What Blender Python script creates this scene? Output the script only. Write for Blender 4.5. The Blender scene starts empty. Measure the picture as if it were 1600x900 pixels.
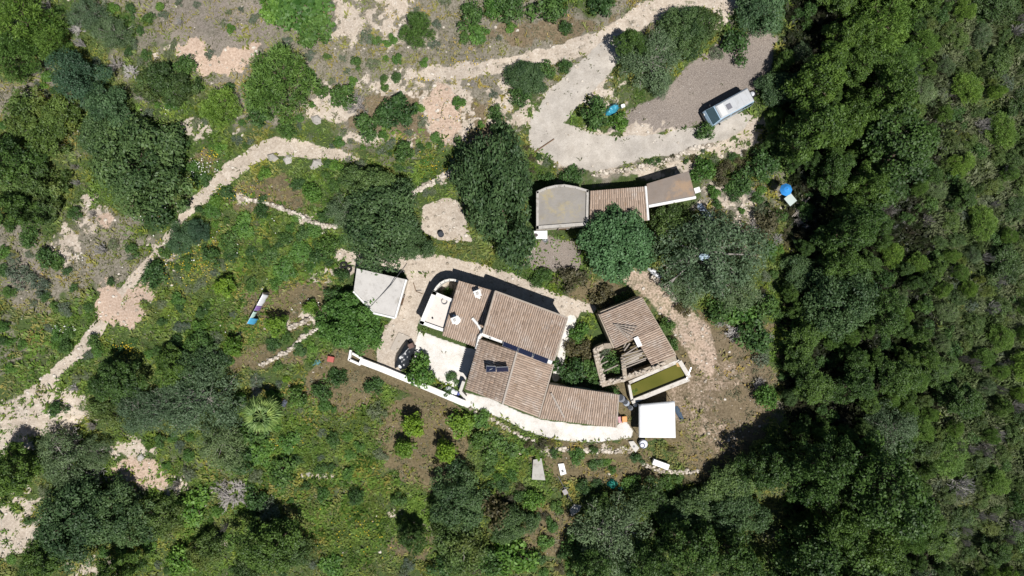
import bpy, math, random
import numpy as np
from mathutils import Vector, Matrix

# ---------------------------------------------------------------- camera, sky, sun, exposure
SC = bpy.context.scene
COL = SC.collection
HC = 66.0                      # camera height above the courtyard (m)
FPX = 16.0 * HC                # focal length in photo pixels (16 px per metre at z = 0)
camd = bpy.data.cameras.new('camera')
camd.sensor_width = 36.0
camd.lens = 36.0 * HC / 100.0
camd.clip_start = 0.5
camd.clip_end = 3000
cam = bpy.data.objects.new('camera', camd)
COL.objects.link(cam)
cam.location = (0, 0, HC)
cam.rotation_euler = (0, 0, 0)
SC.camera = cam

SUN_EL = math.radians(65.0)
SUN_DIR = Vector((0.545, -0.838, 0)).normalized()       # horizontal direction towards the sun
world = bpy.data.worlds.new("World")
SC.world = world
world.use_nodes = True
wn = world.node_tree.nodes
sky = wn.new('ShaderNodeTexSky')
sky.sky_type = 'NISHITA'
sky.sun_disc = False
sky.sun_elevation = SUN_EL
sky.sun_rotation = math.atan2(SUN_DIR.x, SUN_DIR.y)
sky.altitude = 900
bg = wn['Background']
bg.inputs[1].default_value = 0.05
world.node_tree.links.new(sky.outputs[0], bg.inputs[0])
sund = bpy.data.lights.new('sun', 'SUN')
sund.energy = 5.0
sund.angle = math.radians(0.5)
sund.color = (1.0, 0.975, 0.945)
sun = bpy.data.objects.new('sun', sund)
COL.objects.link(sun)
sv = Vector((SUN_DIR.x * math.cos(SUN_EL), SUN_DIR.y * math.cos(SUN_EL), math.sin(SUN_EL)))
sun.rotation_euler = sv.to_track_quat('Z', 'Y').to_euler()
sun.location = sv * 150
SC.view_settings.view_transform = 'Standard'
SC.view_settings.look = 'None'
SC.view_settings.gamma = 1
SC.view_settings.exposure = 0.12
SC.cycles.max_bounces = 5
SC.cycles.diffuse_bounces = 1
SC.cycles.transparent_max_bounces = 4

RNG = np.random.default_rng(11)
random.seed(5)

# ---------------------------------------------------------------- numeric helpers
def sstep(a, b, x):
    t = np.clip((x - a) / (b - a), 0, 1)
    return t * t * (3 - 2 * t)

# hash of lattice cells
def _hash(ix, iy, seed):
    h = (ix.astype(np.int64) * 374761393 + iy.astype(np.int64) * 668265263 + seed * 1442695) & 0x7fffffff
    h = ((h ^ (h >> 13)) * 1274126177) & 0x7fffffff
    return ((h ^ (h >> 16)) & 0xffff) / 65535.0

def vnoise(x, y, seed=0):
    x = np.asarray(x, float); y = np.asarray(y, float)
    ix = np.floor(x); iy = np.floor(y)
    fx = x - ix; fy = y - iy
    fx = fx * fx * (3 - 2 * fx); fy = fy * fy * (3 - 2 * fy)
    a = _hash(ix, iy, seed); b = _hash(ix + 1, iy, seed)
    c = _hash(ix, iy + 1, seed); d = _hash(ix + 1, iy + 1, seed)
    return (a * (1 - fx) + b * fx) * (1 - fy) + (c * (1 - fx) + d * fx) * fy

def fbm(x, y, scale, octv=4, seed=0):
    s = 0; amp = 1; tot = 0
    for k in range(octv):
        s = s + amp * vnoise(np.asarray(x) / scale * 2 ** k + 17.3 * k, np.asarray(y) / scale * 2 ** k - 9.1 * k, seed + k)
        tot += amp; amp *= 0.55
    return s / tot

# ---------------------------------------------------------------- terrain height (metres), from map position
S_X = [-400, 0, 400, 545, 725, 860, 985, 1100, 1700, 2600]
S_Y = [720, 660, 590, 566, 646, 712, 712, 750, 800, 820]
N_X = [-400, 300, 400, 560, 700, 830, 1000, 1080, 1180, 1700, 2600]
N_Y = [330, 250, 205, 245, 290, 282, 276, 252, 205, 150, 120]
def zt(x, y):
    x = np.asarray(x, float); y = np.asarray(y, float)
    mx = 800 + 16 * x; my = 450 - 16 * y
    d = my - np.interp(mx, S_X, S_Y)
    z = -0.9 * sstep(0, 16, d) - 0.0015 * np.clip(d, 0, 900)
    n = np.interp(mx, N_X, N_Y) - my
    z = z + 1.2 * sstep(0, 26, n) + 0.003 * np.clip(n, 0, 900)
    z = z - 3.2 * sstep(1230, 1620, mx)
    flat = sstep(0, 140, np.hypot((mx - 850) * 0.7, my - 520) - 130)
    z = z + (fbm(x, y, 9.0, 3, 3) - 0.5) * 0.9 * flat + (fbm(x, y, 2.2, 2, 8) - 0.5) * 0.10
    return z

def G(px, py, dh=0.0):
    """photo pixel -> world point lying dh above the terrain"""
    z = dh
    for _ in range(5):
        s = (HC - z) / FPX
        x = (px - 800) * s; y = (450 - py) * s
        z = float(zt(x, y)) + dh
    s = (HC - z) / FPX
    return Vector(((px - 800) * s, (450 - py) * s, z))

def A(px, py, z):
    """photo pixel -> world point at absolute height z"""
    s = (HC - z) / FPX
    return Vector(((px - 800) * s, (450 - py) * s, z))

def topix(x, y, z):
    return 800 + x * FPX / (HC - z), 450 - y * FPX / (HC - z)

# ---------------------------------------------------------------- ground classes (where which surface lies)
def capsule(px, py, pts):
    best = np.full(np.shape(px), -1e3)
    for (x0, y0, w0), (x1, y1, w1) in zip(pts[:-1], pts[1:]):
        dx, dy = x1 - x0, y1 - y0
        t = np.clip(((px - x0) * dx + (py - y0) * dy) / (dx * dx + dy * dy + 1e-6), 0, 1)
        d = np.hypot(px - x0 - t * dx, py - y0 - t * dy)
        best = np.maximum(best, w0 + (w1 - w0) * t - d)
    return best

def polyd(px, py, pts):
    px = np.asarray(px, float); py = np.asarray(py, float)
    inside = np.zeros(px.shape, bool); d = np.full(px.shape, 1e6)
    n = len(pts)
    for i in range(n):
        x0, y0 = pts[i]; x1, y1 = pts[(i + 1) % n]
        if y0 != y1:
            c = ((y0 > py) != (y1 > py)) & (px < (x1 - x0) * (py - y0) / (y1 - y0) + x0)
            inside ^= c
        dx, dy = x1 - x0, y1 - y0
        t = np.clip(((px - x0) * dx + (py - y0) * dy) / (dx * dx + dy * dy + 1e-6), 0, 1)
        d = np.minimum(d, np.hypot(px - x0 - t * dx, py - y0 - t * dy))
    return np.where(inside, d, -d)

def blob(px, py, cx, cy, rx, ry=None):
    ry = ry or rx
    return (1 - np.hypot((px - cx) / rx, (py - cy) / ry)) * min(rx, ry)

FOOTPATH = [(556, 248, 5), (510, 240, 9), (470, 234, 12), (430, 228, 13), (398, 240, 13), (362, 266, 14), (335, 290, 12), (312, 312, 12), (290, 333, 9),
            (270, 362, 6), (250, 388, 5), (228, 412, 6), (205, 442, 10), (185, 468, 12), (160, 500, 10), (140, 530, 9),
            (120, 556, 8), (95, 574, 9), (75, 596, 12)]
UPPER_ROAD = [(1150, -6, 16), (1060, 6, 18), (1010, 18, 18), (970, 48, 18), (930, 66, 15), (880, 82, 14), (820, 97, 14),
              (740, 108, 12), (690, 114, 11), (640, 117, 7)]
TRACK = [(965, 70, 20), (930, 105, 22), (900, 135, 25), (872, 165, 25), (850, 195, 22), (846, 222, 20)]
TURN = [(832, 205), (868, 190), (905, 200), (945, 212), (1000, 214), (1060, 205), (1100, 196), (1150, 175), (1180, 178),
        (1165, 200), (1120, 222), (1075, 238), (1020, 246), (970, 258), (925, 268), (880, 258), (842, 238)]
LOT = [(950, 205), (978, 172), (1030, 150), (1082, 96), (1130, 62), (1195, 42), (1212, 60), (1200, 110), (1182, 150), (1120, 186),
       (1060, 203), (1000, 211), (960, 206)]
YARD_N = [(662, 322), (700, 306), (716, 316), (728, 348), (738, 378), (712, 374), (688, 376), (658, 360)]
PATH_HOUSE = [(532, 398, 10), (575, 408, 12), (640, 412, 16), (690, 414, 15), (735, 421, 12), (790, 432, 9), (850, 458, 8), (905, 478, 8), (925, 482, 6)]
YARD_W = [(636, 425), (672, 425), (668, 470), (652, 510), (655, 530), (640, 560), (618, 590), (590, 572), (588, 545), (602, 512), (620, 490), (632, 455)]
YARD_H = [(652, 445), (690, 415), (770, 428), (850, 452), (912, 478), (900, 500), (870, 560), (840, 480), (700, 470), (660, 500)]
PATH_E = [(985, 430, 17), (1015, 447, 21), (1040, 470, 22), (1064, 496, 24), (1084, 522, 28), (1098, 552, 24), (1106, 580, 12)]
COURT = [(655, 516), (690, 530), (722, 541), (745, 547), (733, 580), (722, 606), (700, 603), (672, 585), (646, 566), (648, 540)]
TERR = [(722, 612), (760, 622), (843, 655), (900, 664), (962, 668), (975, 655), (990, 672), (988, 684), (940, 690), (900, 690), (860, 684), (815, 670), (782, 652), (745, 640), (722, 634)]
EASTWALK = [(893, 500, 7), (880, 545, 6), (868, 590, 6)]

def named_fields(px, py):
    n = (fbm(px, py, 26, 4, 21) - 0.5) * 15 + (fbm(px, py, 7, 2, 31) - 0.5) * 5
    f = {}
    f['footpath'] = sstep(-3, 3, capsule(px, py, FOOTPATH) + n * 0.8)
    f['upper_road'] = sstep(-3, 3, capsule(px, py, UPPER_ROAD) + n * 0.9)
    f['dirt_track'] = sstep(-3, 3, np.maximum(capsule(px, py, TRACK), polyd(px, py, TURN)) + n * 0.7)
    f['gravel_lot'] = sstep(-8, 6, polyd(px, py, LOT) + n * 0.7)
    f['yard'] = sstep(-3, 3, np.maximum(polyd(px, py, YARD_N), np.maximum(np.maximum(polyd(px, py, YARD_W), polyd(px, py, YARD_H)), capsule(px, py, PATH_HOUSE))) + n * 0.45)
    f['earth_path'] = sstep(-4, 4, capsule(px, py, PATH_E) + n * 0.6)
    f['courtyard'] = sstep(-2.2, 2.2, polyd(px, py, COURT) + n * 0.1)
    f['terrace'] = sstep(-2.6, 2.6, np.maximum(polyd(px, py, TERR), capsule(px, py, EASTWALK)) + n * 0.28)
    return f

def classes(px, py):
    """soil, pink, gravel, brown, conc, green weights on arrays of photo positions"""
    f = named_fields(px, py)
    n = (fbm(px, py, 34, 5, 41) - 0.5) * 66
    n2 = (fbm(px, py, 11, 4, 51) - 0.5) * 34
    def mx(*a):
        r = a[0]
        for q in a[1:]: r = np.maximum(r, q)
        return r
    soil = mx(f['footpath'], f['upper_road'], f['yard'], f['earth_path'] * 0.42)
    # sandy slopes, rocky banks
    extra = mx(blob(px, py, 76, 640, 76, 44), blob(px, py, 20, 680, 60, 28), blob(px, py, 8, 830, 62, 50), blob(px, py, 40, 785, 36, 22),
               blob(px, py, 140, 885, 44, 22), blob(px, py, 545, 30, 22, 50), blob(px, py, 610, 20, 36, 36), blob(px, py, 630, 60, 44, 16),
               blob(px, py, 700, 170, 38, 60), blob(px, py, 610, 130, 60, 18), blob(px, py, 100, 385, 24, 32), blob(px, py, 140, 335, 26, 22),
               blob(px, py, 255, 395, 24, 16), blob(px, py, 305, 195, 40, 16), blob(px, py, 265, 75, 18, 10),
               blob(px, py, 1120, 225, 60, 18), blob(px, py, 1170, 205, 40, 34), blob(px, py, 1010, 262, 70, 12), blob(px, py, 800, 160, 40, 40), blob(px, py, 915, 150, 50, 26), blob(px, py, 950, 130, 34, 20), blob(px, py, 985, 208, 60, 14),
                blob(px, py, 860, 235, 30, 30), blob(px, py, 1130, 310, 45, 20), blob(px, py, 1170, 335, 30, 25), blob(px, py, 1240, 325, 22, 18),
               blob(px, py, 520, 420, 30, 10), blob(px, py, 480, 505, 26, 8), blob(px, py, 250, 760, 50, 9), blob(px, py, 210, 705, 26, 12), blob(px, py, 465, 345, 30, 5),
               blob(px, py, 512, 165, 40, 30), blob(px, py, 585, 215, 50, 10), blob(px, py, 1120, 20, 26, 18),
               capsule(px, py, [(375, 309, 3), (440, 325, 3), (500, 352, 5), (525, 352, 6)]), capsule(px, py, [(640, 302, 5), (680, 282, 7), (718, 264, 9)]),
               capsule(px, py, [(225, 768, 4), (290, 752, 4)]), capsule(px, py, [(255, 886, 3), (300, 868, 4), (360, 846, 3)]), capsule(px, py, [(470, 742, 3), (520, 745, 3)]), capsule(px, py, [(590, 800, 3), (650, 815, 4)]), capsule(px, py, [(770, 690, 4), (850, 705, 4), (930, 702, 5), (985, 700, 7)]))
    holes = 1 - 0.8 * sstep(0.55, 0.66, fbm(px, py, 9, 3, 101))
    soil = mx(soil, 0.85 * sstep(-7, 9, extra + n * 0.6 + n2) * holes)
    soil = mx(soil, 0.26 * sstep(-12, 14, mx(blob(px, py, 1082, 632, 44, 50), blob(px, py, 1125, 590, 34, 30), blob(px, py, 1110, 675, 40, 26)) + n * 0.5 + n2))
    pink = mx(sstep(-4, 6, mx(blob(px, py, 170, 478, 24, 34), blob(px, py, 200, 490, 26, 28), blob(px, py, 215, 458, 26, 18), polyd(px, py, [(275, 80), (300, 68), (330, 86), (368, 80), (402, 68), (398, 96), (360, 112), (318, 116), (285, 104)]) + 4) + n * 0.35 + n2 * 0.7),
              0.7 * sstep(-4, 8, mx(blob(px, py, 165, 345, 12, 12), blob(px, py, 215, 745, 46, 34), blob(px, py, 695, 175, 28, 60), blob(px, py, 145, 752, 20, 12)) + n * 0.5 + n2 * 0.5))
    pink = mx(pink, 0.55 * f['earth_path'], 0.42 * sstep(-14, 14, mx(blob(px, py, 1082, 632, 50, 56), blob(px, py, 1125, 590, 40, 34), blob(px, py, 1110, 675, 44, 30)) + n * 0.5 + n2))
    slope_w = sstep(-10, 12, mx(blob(px, py, 64, 645, 76, 40), blob(px, py, 8, 690, 50, 24), blob(px, py, 4, 835, 48, 44)) + n * 0.5 + n2 * .6)
    soil = mx(soil, 0.8 * slope_w)
    gravel = mx(0.3 * slope_w, f['gravel_lot'], sstep(-6, 6, mx(blob(px, py, 870, 400, 48, 28), blob(px, py, 640, 345, 0.1)) + n * 0.25 + n2 * 0.5),
                0.5 * sstep(-8, 8, mx(blob(px, py, 330, 40, 100, 60), blob(px, py, 5, 540, 30, 50), blob(px, py, 30, 420, 50, 30), blob(px, py, 60, 120, 60, 26)) + n * 0.7 + n2 * 0.8))
    brown = mx(sstep(-10, 10, mx(blob(px, py, 1112, 622, 92, 135), blob(px, py, 1000, 610, 90, 90), blob(px, py, 660, 690, 70, 80), blob(px, py, 940, 720, 110, 34), blob(px, py, 450, 480, 70, 40), blob(px, py, 540, 590, 60, 50), blob(px, py, 860, 830, 50, 40),
                                 blob(px, py, 1150, 520, 60, 30), blob(px, py, 430, 560, 60, 14), blob(px, py, 930, 465, 60, 20), blob(px, py, 905, 255, 80, 10),
                                 blob(px, py, 880, 50, 100, 20), blob(px, py, 660, 180, 120, 40), blob(px, py, 640, 850, 30, 20), blob(px, py, 430, 310, 70, 30), blob(px, py, 330, 250, 30, 12)) + n * 0.7 + n2 * 0.7),
               0.0)
    brown = mx(brown, 0.35 * sstep(0.58, 0.70, fbm(px, py, 70, 4, 141)) * (px < 1180))
    conc = mx(f['courtyard'], f['terrace'])
    green = 0.85 + 0 * px
    dry = mx(blob(px, py, 560, 60, 330, 120) + 20, blob(px, py, 640, 160, 180, 80), blob(px, py, 320, 30, 160, 80), blob(px, py, 860, 60, 130, 70), blob(px, py, 40, 150, 80, 50),
             blob(px, py, 1150, 330, 80, 70), blob(px, py, 1120, 600, 80, 120), blob(px, py, 980, 255, 120, 22), blob(px, py, 60, 420, 110, 70), blob(px, py, 170, 400, 80, 60))
    green = green * (1 - 0.85 * sstep(-30, 40, dry + n * 1.6))
    green = np.clip(green + (fbm(px, py, 60, 4, 61) - 0.5) * 0.9, 0, 1)
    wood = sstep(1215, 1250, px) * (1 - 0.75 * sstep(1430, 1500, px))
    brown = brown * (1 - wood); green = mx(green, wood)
    track = f['dirt_track']
    rut = lambda pts, o: capsule(px, py, [(x + o * .6, y + o * .8, 2.2) for x, y, w in pts])
    ruts = mx(*[sstep(-2.5, 1.5, rut(P_, o) + n2 * .12) for P_ in (TRACK, [(846, 222, 1), (900, 232, 1), (980, 232, 1), (1060, 222, 1), (1120, 205, 1)]) for o in (-7, 7)])
    gravel = mx(gravel, 0.42 * ruts * track)
    weeds = sstep(-2, 3, capsule(px, py, [(x, y, 2) for x, y, w in UPPER_ROAD]) + n2 * .35) * f['upper_road']
    soil = soil * (1 - .5 * weeds)
    keep = 1 - conc
    soil = mx(soil, track) * keep
    brown = mx(brown, 0.9 * sstep(-6, 6, polyd(px, py, [(540, 552), (560, 556), (660, 600), (726, 640), (722, 652), (640, 616), (540, 575)])))
    return dict(soil=soil, pink=pink * keep * (1 - f['upper_road']) * (1 - f['dirt_track']), gravel=np.maximum(gravel * (1 - f['dirt_track'] * 0.8), 0.45 * ruts * track) * keep, brown=brown * keep * (1 - soil), conc=conc, green=green, track=track, wood=wood, f=f)

# ---------------------------------------------------------------- materials
def ninput(node, name, val):
    node.inputs[name].default_value = val

def base_mat(name, rough=0.8, spec=0.3):
    m = bpy.data.materials.new(name); m.use_nodes = True
    b = m.node_tree.nodes['Principled BSDF']
    b.inputs['Roughness'].default_value = rough
    b.inputs['Specular IOR Level'].default_value = spec
    return m, m.node_tree, b

def mixc(nt, fac, a, b, mode='MIX'):
    n = nt.nodes.new('ShaderNodeMix'); n.data_type = 'RGBA'; n.blend_type = mode
    for sock, v in ((n.inputs[0], fac), (n.inputs[6], a), (n.inputs[7], b)):
        if isinstance(v, (int, float)): sock.default_value = v
        elif isinstance(v, tuple): sock.default_value = (*v, 1) if len(v) == 3 else v
        else: nt.links.new(v, sock)
    return n.outputs[2]

def math_n(nt, op, a, b=0.0, c=None, clamp=False):
    n = nt.nodes.new('ShaderNodeMath'); n.operation = op; n.use_clamp = clamp
    for i, v in enumerate((a, b) if c is None else (a, b, c)):
        if isinstance(v, (int, float)): n.inputs[i].default_value = v
        else: nt.links.new(v, n.inputs[i])
    return n.outputs[0]

def noise_n(nt, scale, detail=4, rough=0.6, vec=None, dim='3D'):
    n = nt.nodes.new('ShaderNodeTexNoise'); n.noise_dimensions = dim
    n.inputs['Scale'].default_value = scale; n.inputs['Detail'].default_value = detail; n.inputs['Roughness'].default_value = rough
    if vec is not None: nt.links.new(vec, n.inputs['Vector'])
    return n.outputs[0]

def ramp_n(nt, fac, stops):
    n = nt.nodes.new('ShaderNodeValToRGB')
    e = n.color_ramp.elements
    while len(e) < len(stops): e.new(0.5)
    for i, (p, c) in enumerate(stops):
        e[i].position = p; e[i].color = (*c, 1)
    if fac is not None: nt.links.new(fac, n.inputs[0])
    return n.outputs[0]

def smooth_n(nt, a, b, x):
    n = nt.nodes.new('ShaderNodeMapRange'); n.interpolation_type = 'SMOOTHSTEP'
    n.inputs[1].default_value = a; n.inputs[2].default_value = b
    nt.links.new(x, n.inputs[0])
    return n.outputs[0]

def geo_pos(nt):
    return nt.nodes.new('ShaderNodeNewGeometry').outputs['Position']

def obj_pos(nt):
    return nt.nodes.new('ShaderNodeTexCoord').outputs['Object']

def attr_n(nt, name, out='Fac'):
    n = nt.nodes.new('ShaderNodeAttribute'); n.attribute_name = name
    return n.outputs[out]

_mc = {}
def M(name, col, rough=0.8, var=0.25, scale=3.0, spec=0.3, bump=0.0, stain=None, metal=0.0):
    """plain weathered surface: base colour with two noise scales and optional stains"""
    if name in _mc: return _mc[name]
    m, nt, b = base_mat(name, rough, spec)
    p = obj_pos(nt)
    n1 = noise_n(nt, scale, 5, 0.65, p); n2 = noise_n(nt, scale * 7, 3, 0.6, p)
    lo = tuple(c * (1 - var) for c in col); hi = tuple(min(1, c * (1 + var)) for c in col)
    c = mixc(nt, n1, lo, hi)
    c = mixc(nt, math_n(nt, 'MULTIPLY', n2, 0.5), c, lo)
    if stain:
        s = smooth_n(nt, 0.52, 0.68, noise_n(nt, scale * 0.45, 5, 0.7, p))
        c = mixc(nt, math_n(nt, 'MULTIPLY', s, 0.85), c, stain)
        s2 = smooth_n(nt, 0.50, 0.72, noise_n(nt, scale * 1.7, 6, 0.8, p))
        c = mixc(nt, math_n(nt, 'MULTIPLY', s2, 0.45), c, tuple(q * 0.6 for q in stain))
    nt.links.new(c, b.inputs['Base Color'])
    b.inputs['Metallic'].default_value = metal
    if bump:
        bn = nt.nodes.new('ShaderNodeBump'); bn.inputs['Strength'].default_value = bump; bn.inputs['Distance'].default_value = 0.03
        nt.links.new(n2, bn.inputs['Height']); nt.links.new(bn.outputs[0], b.inputs['Normal'])
    _mc[name] = m
    return m

def ground_material():
    m, nt, b = base_mat('ground', 0.95, 0.1)
    p = geo_pos(nt)
    n_f = noise_n(nt, 5.0, 5, 0.7, p); n_m = noise_n(nt, 1.1, 5, 0.65, p); n_l = noise_n(nt, 0.22, 4, 0.6, p); n_g = noise_n(nt, 14.0, 3, 0.7, p)
    c1 = nt.nodes.new('ShaderNodeAttribute'); c1.attribute_name = 'cls1'
    c2 = nt.nodes.new('ShaderNodeAttribute'); c2.attribute_name = 'cls2'
    s1 = nt.nodes.new('ShaderNodeSeparateColor'); nt.links.new(c1.outputs['Color'], s1.inputs[0])
    s2 = nt.nodes.new('ShaderNodeSeparateColor'); nt.links.new(c2.outputs['Color'], s2.inputs[0])
    def w(sock, k=0.55):
        t = math_n(nt, 'ADD', sock, math_n(nt, 'MULTIPLY', math_n(nt, 'SUBTRACT', n_f, 0.5), k))
        t = math_n(nt, 'ADD', t, math_n(nt, 'MULTIPLY', math_n(nt, 'SUBTRACT', n_m, 0.5), k))
        return smooth_n(nt, 0.32, 0.68, t)
    dry = ramp_n(nt, n_f, [(0.25, (0.09, 0.08, 0.058)), (0.5, (0.21, 0.19, 0.15)), (0.8, (0.37, 0.34, 0.285))])
    grn = ramp_n(nt, n_f, [(0.25, (0.028, 0.048, 0.015)), (0.55, (0.072, 0.105, 0.034)), (0.85, (0.15, 0.165, 0.065))])
    col = mixc(nt, w(s2.outputs[1], 0.7), dry, grn)
    shaded_litter = ramp_n(nt, n_f, [(0.25, (0.010, 0.013, 0.007)), (0.6, (0.020, 0.026, 0.012)), (0.9, (0.045, 0.045, 0.025))])  # wood-floor litter, blackened in colour to stand in for the trees' shade
    col = mixc(nt, w(c2.outputs['Alpha']), col, shaded_litter)
    brn = ramp_n(nt, n_f, [(0.25, (0.085, 0.062, 0.036)), (0.55, (0.19, 0.145, 0.088)), (0.85, (0.30, 0.24, 0.155))])
    col = mixc(nt, math_n(nt, 'MULTIPLY', w(c1.outputs['Alpha']), 0.85), col, brn)
    grv = ramp_n(nt, n_g, [(0.25, (0.14, 0.115, 0.097)), (0.5, (0.25, 0.213, 0.185)), (0.8, (0.41, 0.365, 0.325))])
    col = mixc(nt, w(s1.outputs[2]), col, grv)
    soi = ramp_n(nt, math_n(nt, 'ADD', math_n(nt, 'MULTIPLY', n_f, 0.6), math_n(nt, 'MULTIPLY', n_m, 0.4)), [(0.3, (0.31, 0.25, 0.195)), (0.5, (0.49, 0.42, 0.345)), (0.72, (0.70, 0.635, 0.555))])
    col = mixc(nt, w(s1.outputs[0]), col, soi)
    pnk = ramp_n(nt, n_f, [(0.3, (0.35, 0.25, 0.185)), (0.55, (0.52, 0.40, 0.315)), (0.8, (0.68, 0.565, 0.475))])
    col = mixc(nt, w(s1.outputs[1]), col, pnk)
    trk = ramp_n(nt, n_m, [(0.3, (0.37, 0.345, 0.31)), (0.7, (0.50, 0.47, 0.43))])
    col = mixc(nt, math_n(nt, 'MULTIPLY', w(s2.outputs[2], 0.3), 0.75), col, trk)
    cnc = ramp_n(nt, n_m, [(0.25, (0.50, 0.46, 0.40)), (0.42, (0.66, 0.625, 0.575)), (0.6, (0.74, 0.715, 0.68)), (0.8, (0.80, 0.785, 0.755))])
    col = mixc(nt, w(s2.outputs[0], 0.25), col, cnc)
    # broad tint drift and fine speckle of the surface itself
    col = mixc(nt, 1.0, col, ramp_n(nt, n_l, [(0.25, (0.80, 0.80, 0.80)), (0.75, (1.12, 1.10, 1.06))]), 'MULTIPLY')
    col = mixc(nt, 1.0, col, ramp_n(nt, n_g, [(0.2, (0.72, 0.72, 0.72)), (0.75, (1.15, 1.15, 1.15))]), 'MULTIPLY')
    nt.links.new(col, b.inputs['Base Color'])
    bn = nt.nodes.new('ShaderNodeBump'); bn.inputs['Strength'].default_value = 0.7; bn.inputs['Distance'].default_value = 0.06
    nt.links.new(n_f, bn.inputs['Height']); nt.links.new(bn.outputs[0], b.inputs['Normal'])
    return m

def leaf_mat(name, dark, light, straw=None, transl=0.22, rough=0.55, spec=0.35, drift=None):
    m, nt, b = base_mat(name, rough, spec)
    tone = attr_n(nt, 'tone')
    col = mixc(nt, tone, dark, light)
    oi = nt.nodes.new('ShaderNodeObjectInfo')
    col = mixc(nt, 1.0, col, ramp_n(nt, oi.outputs['Random'], [(0.0, (0.66, 0.72, 0.76)), (0.35, (0.92, 0.94, 0.96)), (0.7, (1.06, 1.03, 0.93)), (1.0, (1.24, 1.17, 0.92))]), 'MULTIPLY')
    if straw:
        col = mixc(nt, attr_n(nt, 'dry'), col, straw)
    if drift:
        col = mixc(nt, smooth_n(nt, 0.45, 0.65, noise_n(nt, 0.35, 4, 0.6, geo_pos(nt))), col, mixc(nt, 1.0, col, drift, 'MULTIPLY'))
    nt.links.new(col, b.inputs['Base Color'])
    tr = nt.nodes.new('ShaderNodeBsdfTranslucent')
    nt.links.new(mixc(nt, 1.0, col, (1.2, 1.35, 0.6), 'MULTIPLY'), tr.inputs['Color'])
    mx = nt.nodes.new('ShaderNodeMixShader'); mx.inputs[0].default_value = transl
    nt.links.new(b.outputs[0], mx.inputs[1]); nt.links.new(tr.outputs[0], mx.inputs[2])
    nt.links.new(mx.outputs[0], nt.nodes['Material Output'].inputs['Surface'])
    return m

def tile_material(name, lichen=0.3):
    m, nt, b = base_mat(name, 0.9, 0.15)
    p = geo_pos(nt)
    tone = attr_n(nt, 'tone')
    c = ramp_n(nt, tone, [(0.0, (0.26, 0.195, 0.15)), (0.3, (0.365, 0.28, 0.22)), (0.6, (0.435, 0.34, 0.27)), (0.88, (0.51, 0.42, 0.345)), (1.0, (0.48, 0.31, 0.20))])
    s = smooth_n(nt, 0.50, 0.70, noise_n(nt, 0.7, 6, 0.75, p))
    c = mixc(nt, math_n(nt, 'MULTIPLY', s, lichen), c, (0.58, 0.555, 0.52))
    oi = nt.nodes.new('ShaderNodeObjectInfo')
    c = mixc(nt, 1.0, c, ramp_n(nt, oi.outputs['Random'], [(0.0, (0.84, 0.83, 0.83)), (1.0, (1.14, 1.10, 1.06))]), 'MULTIPLY')
    d = smooth_n(nt, 0.52, 0.66, noise_n(nt, 1.3, 6, 0.8, p))
    c = mixc(nt, math_n(nt, 'MULTIPLY', d, 0.5), c, (0.15, 0.115, 0.09))
    o_ = smooth_n(nt, 0.56, 0.70, noise_n(nt, 2.6, 4, 0.7, p))
    c = mixc(nt, math_n(nt, 'MULTIPLY', o_, 0.4), c, (0.44, 0.27, 0.14))
    c = mixc(nt, 1.0, c, ramp_n(nt, noise_n(nt, 20, 3, 0.6, p), [(0.2, (0.75,) * 3), (0.8, (1.2,) * 3)]), 'MULTIPLY')
    nt.links.new(c, b.inputs['Base Color'])
    return m

# ---------------------------------------------------------------- object helpers
def tag(o, label=None, cat=None, group=None, kind=None):
    if label: o['label'] = label
    if cat: o['category'] = cat
    if group: o['group'] = group
    if kind: o['kind'] = kind
    return o

def thing(name, label, cat, loc=(0, 0, 0), rotz=0.0, group=None):
    o = bpy.data.objects.new(name, None)
    o.empty_display_size = 0.3
    COL.objects.link(o)
    o.location = loc; o.rotation_euler = (0, 0, rotz)
    return tag(o, label, cat, group)

def np_mesh(name, V, F, tone=None, dry=None, mat=None, smooth=False):
    """V (n,3), F (m,k) arrays -> mesh"""
    me = bpy.data.meshes.new(name)
    V = np.asarray(V, np.float32); F = np.asarray(F, np.int32)
    n, k = F.shape
    me.vertices.add(len(V)); me.vertices.foreach_set('co', V.ravel())
    me.loops.add(n * k); me.loops.foreach_set('vertex_index', F.ravel())
    me.polygons.add(n); me.polygons.foreach_set('loop_start', np.arange(0, n * k, k, dtype=np.int32))
    me.update(calc_edges=True)
    for nm, arr in (('tone', tone), ('dry', dry)):
        if arr is not None:
            a = me.attributes.new(nm, 'FLOAT', 'FACE'); a.data.foreach_set('value', np.asarray(arr, np.float32))
    if mat: me.materials.append(mat)
    if smooth: me.polygons.foreach_set('use_smooth', np.ones(n, bool))
    return me

def link(name, me, parent=None, loc=None, kind=None, label=None):
    o = bpy.data.objects.new(name, me); COL.objects.link(o)
    if parent is not None: o.parent = parent
    if loc is not None: o.location = loc
    if kind: o['kind'] = kind
    if label: o['label'] = label
    return o

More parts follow.
